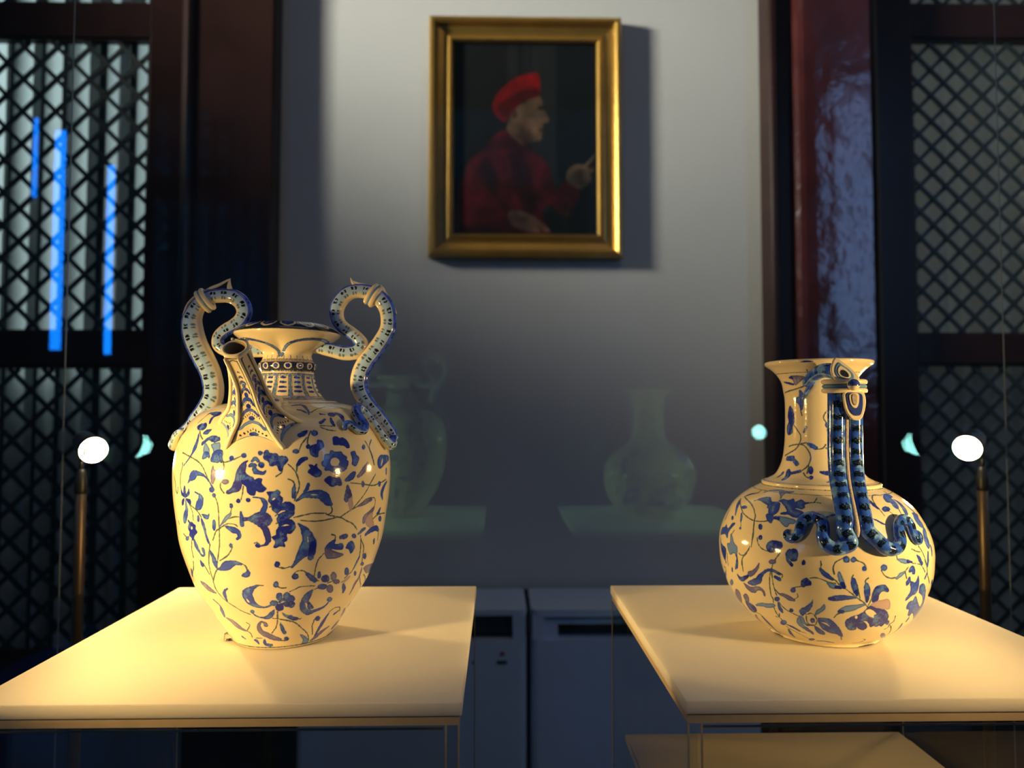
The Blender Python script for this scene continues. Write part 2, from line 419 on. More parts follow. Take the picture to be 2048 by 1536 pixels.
K = 436/1090
def C(*p): return [((x-190)*K, (y-222)*K) for x, y in p]
cv.poly((.085, .082, .085), C((150, 150), (800, 150), (800, 1400), (150, 1400)), 2)
cv.poly((.06, .088, .10), C((780, 150), (1100, 150), (1100, 1400), (780, 1400)), 2)
cv.poly((.16, .165, .165), C((650, 180), (775, 180), (780, 800), (785, 1100), (660, 1100)), 6)
cv.poly((.15, .152, .155), C((505, 180), (555, 180), (555, 560), (505, 560)), 6)
cv.poly((.13, .14, .145), C((590, 180), (630, 180), (630, 560), (600, 560)), 6)
red, dred, hred = (.33, .05, .085), (.20, .03, .05), (.42, .07, .11)
cv.poly(red, C((470, 720), (560, 760), (640, 830), (720, 900), (760, 1000), (770, 1100), (700, 1180), (740, 1290), (700, 1330), (200, 1340), (205, 1150), (230, 1010), (290, 890), (380, 800)), 5, .5)
cv.poly(dred, C((330, 900), (400, 900), (450, 1000), (430, 1100), (380, 1010)), 14, .3)
cv.poly(dred, C((520, 850), (620, 900), (660, 1050), (640, 1180), (560, 1080), (530, 960)), 16, .3)
cv.poly(hred, C((260, 960), (320, 880), (400, 820), (350, 900), (290, 1010), (250, 1120)), 12, .3)
cv.poly(hred, C((240, 1230), (360, 1190), (480, 1190), (440, 1230), (300, 1260)), 10, .3)
cv.poly(red, C((740, 1090), (850, 1000), (910, 1050), (900, 1120), (850, 1210), (790, 1180)), 5, .4)
skin, dskin = (.50, .37, .27), (.33, .22, .16)
cv.poly((.12, .085, .07), C((505, 600), (590, 560), (600, 640), (560, 690), (500, 690)), 6)
cv.poly(skin, C((500, 690), (540, 600), (600, 560), (650, 520), (690, 525), (705, 570), (712, 605), (742, 650), (735, 672), (708, 680), (706, 715), (700, 740), (696, 770), (660, 782), (610, 770), (590, 800), (530, 760), (500, 720)), 4, .35)
cv.poly(dskin, C((590, 700), (640, 740), (650, 780), (600, 795), (560, 750)), 12, .2)
cv.poly((.14, .10, .08), C((680, 583), (712, 583), (712, 598), (680, 600)), 4)
cv.poly(dskin, C((530, 605), (552, 600), (555, 640), (535, 650)), 5)
cv.poly((.25, .12, .10), C((685, 712), (706, 708), (704, 720), (685, 722)), 3)
cv.poly((.66, .03, .055), C((415, 600), (430, 530), (480, 470), (560, 415), (650, 392), (685, 405), (680, 520), (600, 545), (530, 610), (490, 670), (440, 640)), 4, .3)
cv.poly((.42, .02, .035), C((445, 590), (530, 520), (640, 480), (680, 480), (680, 518), (600, 545), (530, 610), (490, 655)), 8, .3)
cv.poly((.46, .36, .27), C((840, 1000), (850, 940), (900, 905), (940, 910), (1000, 850), (1010, 862), (960, 925), (1000, 925), (995, 950), (975, 960), (980, 1000), (930, 1045), (890, 1040)), 4, .4)
cv.poly(dskin, C((890, 950), (930, 940), (930, 1010), (895, 1010)), 10, .2)
cv.poly((.46, .33, .27), C((505, 1200), (530, 1170), (620, 1185), (690, 1230), (750, 1290), (700, 1285), (670, 1255), (690, 1295), (620, 1290), (530, 1260)), 4, .4)
cv.I *= (1+.10*(cv.n3-.5))[..., None]*.60
im = bpy.data.images.new('portrait_paint', cv.W, cv.H, alpha=False)
px = np.ones((cv.H, cv.W, 4), 'f'); px[..., :3] = np.clip(cv.I[::-1], 0, 1); im.pixels.foreach_set(px.ravel()); im.update(); im.pack()
m, nt, b = nmat('oil_paint'); tx = nt.nodes.new('ShaderNodeTexImage'); tx.image = im
nt.links.new(tx.outputs[0], b.inputs['Base Color']); b.inputs['Roughness'].default_value = .55; b.inputs['Specular IOR Level'].default_value = .2
me = bpy.data.meshes.new('canvas'); hx, hz = HX-.080, HZ-.080
vv = [(-hx, -.012, -hz), (hx, -.012, -hz), (hx, -.012, hz), (-hx, -.012, hz), (-hx, -.004, -hz), (hx, -.004, -hz), (hx, -.004, hz), (-hx, -.004, hz)]
me.from_pydata(vv, [], [(0, 1, 2, 3), (5, 4, 7, 6), (0, 4, 5, 1), (1, 5, 6, 2), (2, 6, 7, 3), (3, 7, 4, 0)])
ul = me.uv_layers.new(name='UVMap'); q = [(0, 0), (1, 0), (1, 1), (0, 1)]
ul.data.foreach_set('uv', np.array((q+[(0, 0)]*20), 'f').ravel())
link('canvas', me, m, pic)

# ------------------------------------------------------------------ two pale appliances against the end wall
M_app = pmat('blue_lit_enamel', (.60, .72, .92), .38, noise=.03, nscale=8)  # white enamel with the blue light on it put into the base colour
M_slot = pmat('black_plastic', (.004, .004, .006), .25)
M_grey = pmat('smoked_window', (.045, .055, .065), .2)
M_red = pmat('faded_red_print', (.35, .08, .06), .5)
def rounded(x0, x1, y0, y1, r, n=6, corners=(1, 1, 1, 1)):
    P = []
    for i, (cx_, cy_, a0) in enumerate(((x1-r, y1-r, 0), (x0+r, y1-r, 90), (x0+r, y0+r, 180), (x1-r, y0+r, 270))):
        for k in range(n+1):
            a = math.radians(a0+90*k/n); P.append((cx_+r*math.cos(a), cy_+r*math.sin(a)))
    return P
def appliance(x0, x1, label, win, slots, badge):
    a = empty('upright_appliance', ((x0+x1)/2, 2.22, 0), label, 'appliance', None); cx = (x0+x1)/2; X0, X1 = x0-cx, x1-cx
    wx0, wx1, wz0, wz1 = win[0]-cx, win[1]-cx, win[2], win[3]
    bm = bmesh.new(); prism(bm, rounded(X0, X1, -.11, .15, .022), .03, wz0, 'z')
    bm_obj('cabinet_body', bm, M_app, a)
    bm = bmesh.new(); prism(bm, rounded(X0, X1, -.11, .15, .022), wz1, .699, 'z')
    box(bm, X0+.003, wx0, -.108, .148, wz0, wz1); box(bm, wx1, X1-.003, -.108, .148, wz0, wz1); box(bm, wx0, wx1, -.02, .148, wz0, wz1)
    bm_obj('top_bezel', bm, M_app, a)
    for nm, (sx0, sx1, sz0, sz1, d), mt in slots:
        bm = bmesh.new(); box(bm, sx0-cx, sx1-cx, d, -.018, sz0, sz1); bm_obj(nm, bm, mt, a)
    bm = bmesh.new(); prism(bm, rounded(X0+.02, X1-.02, -.09, .13, .02), 0, .03, 'z'); bm_obj('foot_plinth', bm, M_slot, a)
    if badge:
        bx, bz = badge[0]-cx, badge[1]
        me = bpy.data.meshes.new('badge'); bmm = bmesh.new()
        bmesh.ops.create_cone(bmm, segments=24, radius1=.0065, radius2=.0065, depth=.002, cap_ends=True, matrix=Matrix.Translation((bx, -.111, bz)) @ Matrix.Rotation(PI/2, 4, 'X'))
        bm_obj('badge', bmm, M_red, a)
        bmm = bmesh.new(); box(bmm, bx-.016, bx+.014, -.1112, -.1095, bz-.030, bz-.020); bm_obj('name_strip', bmm, M_grey, a)
appliance(-.585, .086, 'pale upright appliance with a grey window, nearer the left door', (-.50, .045, .609, .683),
          [('window_flap', (-.499, .044, .630, .683, -.085), M_grey), ('tray_slot', (-.499, .044, .609, .630, -.06), M_slot)], (.014, .573))
appliance(.100, .78, 'pale upright appliance with a black top slot, nearer the right door', (.138, .70, .612, .678),
          [('vent_slot', (.1385, .699, .669, .677, -.09), M_slot), ('louvre_bar', (.1385, .699, .655, .669, -.10), M_app), ('outlet_slot', (.178, .699, .613, .655, -.055), M_slot), ('hinge_block', (.1385, .178, .613, .655, -.10), M_app)], None)

# ------------------------------------------------------------------ the glass show case
def pane_mat(name='coated_case_glass', gcol=(.14, .48, .72), ior=1.8):
    m, nt, b = nmat(name); nt.nodes.remove(b); out = nt.nodes['Material Output']
    fr = nt.nodes.new('ShaderNodeFresnel'); gm = nt.nodes.new('ShaderNodeNewGeometry'); mr = nt.nodes.new('ShaderNodeMapRange')
    mr.inputs['To Min'].default_value = ior; mr.inputs['To Max'].default_value = 1/ior   # same outside-in reflectance on both faces of a thin pane
    nt.links.new(gm.outputs['Backfacing'], mr.inputs['Value']); nt.links.new(mr.outputs[0], fr.inputs[0])
    tr = nt.nodes.new('ShaderNodeBsdfTransparent'); gl = nt.nodes.new('ShaderNodeBsdfGlossy'); gl.inputs['Roughness'].default_value = 0
    gl.inputs[0].default_value = (*gcol, 1); tr.inputs[0].default_value = (.985, .995, .99, 1)
    mx = nt.nodes.new('ShaderNodeMixShader'); nt.links.new(fr.outputs[0], mx.inputs[0])
    nt.links.new(tr.outputs[0], mx.inputs[1]); nt.links.new(gl.outputs[0], mx.inputs[2]); nt.links.new(mx.outputs[0], out.inputs[0]); return m
M_pane = pane_mat()
M_case = pmat('case_base_black', (.012, .012, .016), .35, noise=.3, nscale=20)
M_edge = pmat('polished_glass_edge', (.30, .36, .36), .2)
case = empty('glass_show_case', (.055, .46, 0), 'large clear glass show case around both vases on a black base', 'show case')
CX0, CX1, CY0, CY1, CZ0, CZ1 = -.545-.055, .655-.055, .028-.46, .904-.46, .75, 2.05
bm = bmesh.new(); box(bm, CX0-.47, CX1+.47, CY0-.01, CY1+.02, 0, CZ0); bm_obj('case_base', bm, M_case, case, bevel=.003)
for nm, q in (('back_pane', (CX0-.45, CX1+.45, CY1, CY1+.004, CZ0, CZ1)), ('front_pane', (CX0-.45, CX1+.45, CY0, CY0+.004, CZ0, CZ1)),
              ('side_pane', (CX0-.454, CX0-.45, CY0, CY1+.004, CZ0, CZ1)), ('side_pane', (CX1+.45, CX1+.454, CY0, CY1+.004, CZ0, CZ1)),
              ('top_pane', (CX0-.45, CX1+.45, CY0, CY1, CZ1, CZ1+.004))):
    bm = bmesh.new(); box(bm, *q); bm_obj(nm, bm, M_pane, case)
for x in (CX0, CX1):
    bm = bmesh.new(); box(bm, x-.0006, x+.0006, CY1-.0007, CY1, CZ0, CZ1); bm_obj('pane_joint', bm, M_edge, case)

# ------------------------------------------------------------------ lamps in the case
M_lampm = pmat('satin_bronze', (.16, .12, .085), .35, metal=.7)
M_dark = pmat('black_lamp_metal', (.02, .02, .022), .35, metal=.3)
def emis(name, col, p):
    m, nt, b = nmat(name); b.inputs['Base Color'].default_value = (1, 1, 1, 1); b.inputs['Emission Color'].default_value = (*col, 1); b.inputs['Emission Strength'].default_value = p; return m
M_bulb = emis('lamp_lens', (1.0, .80, .48), 32)
def lamp(i, px_, label, group):
    x, y, z = LAMPS[i]; t = Vector(LAMP_AIM[i])
    r = empty('stem_lamp', (px_, y, CZ0), label, 'lamp', group)
    def L(p): return (p[0]-px_, p[1]-y, p[2]-CZ0)
    bm = bmesh.new(); bmesh.ops.create_cone(bm, segments=32, radius1=.022, radius2=.021, depth=.006, cap_ends=True, matrix=Matrix.Translation((0, 0, .003)))
    bm_obj('base', bm, M_dark, r, True)
    link('stem', tube([(0, 0, .005, .0062), (0, 0, .2, .0062), (0, 0, z-CZ0-.05, .0062)], nring=20, sub=2), M_lampm, r, True)
    link('collar', tube([(0, 0, z-CZ0-.052, .0068), (0, 0, z-CZ0-.040, .0068), (0, 0, z-CZ0-.026, .0045)], nring=20, sub=3), M_dark, r, True)
    d = (t-Vector((x, y, z))).normalized(); hp = Vector((px_, y, z-.022)); c = Vector((x, y, z))
    link('bracket', tube([L(hp)+(.0026,), L(hp+Vector((0, 0, .008)))+(.0026,), L(c-d*.018-Vector((0, 0, .006)))+(.0026,)], nring=12, sub=4), M_dark, r, True)
    h = link('lamp_head', tube([L(c-d*.034)+(.008,), L(c-d*.030)+(.0125,), L(c-d*.012)+(.0145,), L(c)+(.0160,), L(c+d*.004)+(.0160,)], nring=28, sub=3), M_dark, r, True)
    link('lens', tube([L(c+d*.0035)+(.0152,), L(c+d*.008)+(.0150,), L(c+d*.0115)+(.0110,)], nring=28, sub=3), M_bulb, r, True)
lamp(0, -.4935, 'lit stem spotlight behind the plinth of the two-handled vase', None)
lamp(2, -.4935, 'stem spotlight in the front corner of the case on the two-handled vase side', None)
lamp(3, .589, 'stem spotlight in the front corner of the case on the bottle vase side', None)
lamp(1, .589, 'lit stem spotlight behind the plinth of the bottle vase', None)

# ------------------------------------------------------------------ acrylic plinths
M_frost = pmat('frosted_white_acrylic', (.90, .83, .70), .6, bump=.04, bscale=700, spec=.06, Subsurface_Weight=.7)
M_frost.node_tree.nodes['Principled BSDF'].inputs['Subsurface Radius'].default_value = (.02, .018, .012)
M_frost.node_tree.nodes['Principled BSDF'].inputs['Subsurface Scale'].default_value = 1.5
M_clear = pane_mat('clear_acrylic', (.95, .97, 1.0), 1.49)
M_edge_refl = pmat('acrylic_edge_reflection', (.62, .50, .32), .25, noise=.15, nscale=60)  # tan stands in for light reflected inside the acrylic edges
M_board = pmat('beige_board', (.40, .33, .24), .8, noise=.1, nscale=30)
def panel(name, q, par, cut=False):
    """clear sheet whose narrow edges can take a tan standing in for internal reflection"""
    bm = bmesh.new(); box(bm, *q); thin = min(range(3), key=lambda i: q[2*i+1]-q[2*i])
    bmesh.ops.recalc_face_normals(bm, faces=bm.faces[:])
    for f in bm.faces: f.material_index = 0 if abs(f.normal[thin]) > .5 or not cut else 1
    return bm_obj(name, bm, [M_clear, M_edge_refl], par)
def plinth(x0, x1, y0, y1, label, board):
    p = empty('acrylic_plinth', ((x0+x1)/2, (y0+y1)/2, CZ0), label, 'plinth', None)
    cx_, cy_ = p.location.x, p.location.y; X0, X1, Y0, Y1 = x0-cx_, x1-cx_, y0-cy_, y1-cy_; H = 1.10-CZ0; t = .008; e = .0014
    bm = bmesh.new(); box(bm, X0, X1, Y0, Y1, H-.0085, H); bm_obj('frosted_top', bm, M_frost, p, bevel=.0006, seg=2)
    panel('clear_top_panel', (X0+e, X1-e, Y0+e, Y1-e, H-.0142, H-.0086), p, True)
    zt = H-.0144
    panel('front_panel', (X0+e, X1-e, Y0+e, Y0+e+t, .0005, zt), p); panel('back_panel', (X0+e, X1-e, Y1-e-t, Y1-e, .0005, zt), p)
    panel('side_panel', (X0+e, X0+e+t, Y0+e+t+.0002, Y1-e-t-.0002, .0005, zt), p); panel('side_panel', (X1-e-t, X1-e, Y0+e+t+.0002, Y1-e-t-.0002, .0005, zt), p)
    bm = bmesh.new(); box(bm, X0+.012, X1-.012, Y0+e+t+.0003, Y0+e+t+.0012, zt-.0062, zt-.0050); bm_obj('refraction_line', bm, M_edge_refl, p)  # added strip drawing the bright refraction line below the top
    for sx in (X0+e-.0002, X1-e-.0010, X0+e+t, X1-e-t-.0008):  # thin coloured strips draw the glint along the box corners
        bm = bmesh.new(); box(bm, sx, sx+.0012, Y0+e-.0004, Y0+e+.0002, .0005, zt); bm_obj('arris_glint', bm, M_edge_refl, p)
    for sx in (X0+e-.0004, X1-e-.0004):
        bm = bmesh.new(); box(bm, sx, sx+.0008, Y1-e-.001, Y1-e+.0002, .0005, zt); bm_obj('arris_glint', bm, M_edge_refl, p)
    if board:
        bm = bmesh.new(); box(bm, X0+.012, X1-.012, Y0+.012, Y1-.012, .200, .206); box(bm, X0+.014, X1-.014, Y0+.014, Y1-.035, .206, .2085); bm_obj('inner_board', bm, M_board, p)
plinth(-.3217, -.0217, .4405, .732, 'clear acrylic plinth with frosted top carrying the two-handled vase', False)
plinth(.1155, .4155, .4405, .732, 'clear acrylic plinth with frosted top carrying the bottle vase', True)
# ------------------------------------------------------------------ snake-skin glazes for the handles
def skin(name, deep):
    Hh, Ww = 520, 256; rng = np.random.default_rng(11 if deep else 12)
    V, U = np.meshgrid((np.arange(Hh)+.5)/Hh*5.2, (np.arange(Ww)+.5)/Ww, indexing='ij')
    A = 1-np.abs(2*U-1); A = A.astype('f'); V = V.astype('f')
    n1 = fnoise(Hh, Ww, 30, rng); n2 = fnoise(Hh, Ww, 9, rng); n3 = fnoise(Hh, Ww, 4, rng)
    def st(e0, e1, x): t = np.clip((x-e0)/(e1-e0), 0, 1); return t*t*(3-2*t)
    Aw = A+(n2-.5)*.05; Vw = V+(n2-.5)*(.25 if deep else .12)
    def C3(a): return np.array(a, 'f')[None, None]
    if not deep:
        I = C3((.22, .36, .84))*np.ones((Hh, Ww, 1), 'f')
        I = I*(.8+.5*n1[..., None])
        w = st(.27, .33, Aw)[..., None]; I = I*(1-w)+C3((.62, .76, .96))*w
        w = st(.58, .74, Aw)[..., None]; I = I*(1-w)+C3((.86, .83, .76))*w
        w = (np.exp(-((A-.30)/.018)**2)*.8)[..., None]; I = I*(1-w)+C3((.90, .88, .84))*w
        rows = ((.34, .48, .87, (.05, .09, .15), 1), (.58, .70, .87, (.25, .34, .42), .75), (.10, .18, .9, (.08, .13, .35), .9))
    else:
        I = C3((.19, .36, .84))*np.ones((Hh, Ww, 1), 'f'); m = np.clip((n1-.35)*2.0+(n3-.5)*.6+np.sin(V*2*PI/.86)*.45, 0, .85)[..., None]
        I = I*(1-m)+C3((.50, .70, .92))*m
        w = (np.exp(-((A-.55)/.03)**2)*.7)[..., None]; I = I*(1-w)+C3((.80, .86, .92))*w
        rows = ((.0, .20, .86, (.05, .08, .13), 1), (.40, .50, .86, (.07, .12, .3), .7))
    for a0, a1, per, col, op in rows:
        f = (Vw/per) % 1; k = np.floor(Vw/per)
        pair = np.maximum(st(.10, .16, f)*(1-st(.28, .34, f)), st(.40, .46, f)*(1-st(.56, .62, f))) if not deep else st(.10, .20, f)*(1-st(.56, .66, f))*(.55+.45*(n3 > .35))
        w = (pair*st(a0-.02, a0+.02, Aw)*(1-st(a1-.02, a1+.03, Aw)) if a0 > 0 else pair*(1-st(a1-.03, a1+.03, Aw)))[..., None]*op
        I = I*(1-w)+C3(col)*w
    im = bpy.data.images.new(name, Ww, Hh, alpha=False); px = np.ones((Hh, Ww, 4), 'f'); px[..., :3] = np.clip(I, 0, 1)
    im.pixels.foreach_set(px.ravel()); im.update(); im.pack()
    m = glaze_mat(name, im, .10, .10); nt = m.node_tree
    tx = [n for n in nt.nodes if n.type == 'TEX_IMAGE'][0]
    uv = nt.nodes.new('ShaderNodeUVMap'); mp = nt.nodes.new('ShaderNodeMapping'); mp.inputs['Scale'].default_value = (1, 1/5.2, 1)
    nt.links.new(uv.outputs[0], mp.inputs[0]); nt.links.new(mp.outputs[0], tx.inputs[0]); return m
M_pale = skin('pale_snake_glaze', False); M_deep = skin('deep_blue_snake_glaze', True)
M_cream = pmat('cream_glaze', (.84, .77, .60), .12, noise=.03, nscale=60, bump=.1, bscale=400)
M_blue = pmat('cobalt_glaze', (.035, .07, .42), .12, noise=.4, nscale=300)
M_sky = pmat('washed_blue_glaze', (.14, .30, .62), .12, noise=.3, nscale=300)
M_drk = pmat('dark_line_glaze', (.02, .03, .07), .12)
M_stone = pmat('unglazed_speckled_strip', (.45, .40, .40), .7, noise=.5, nscale=900, bump=.5, bscale=900)

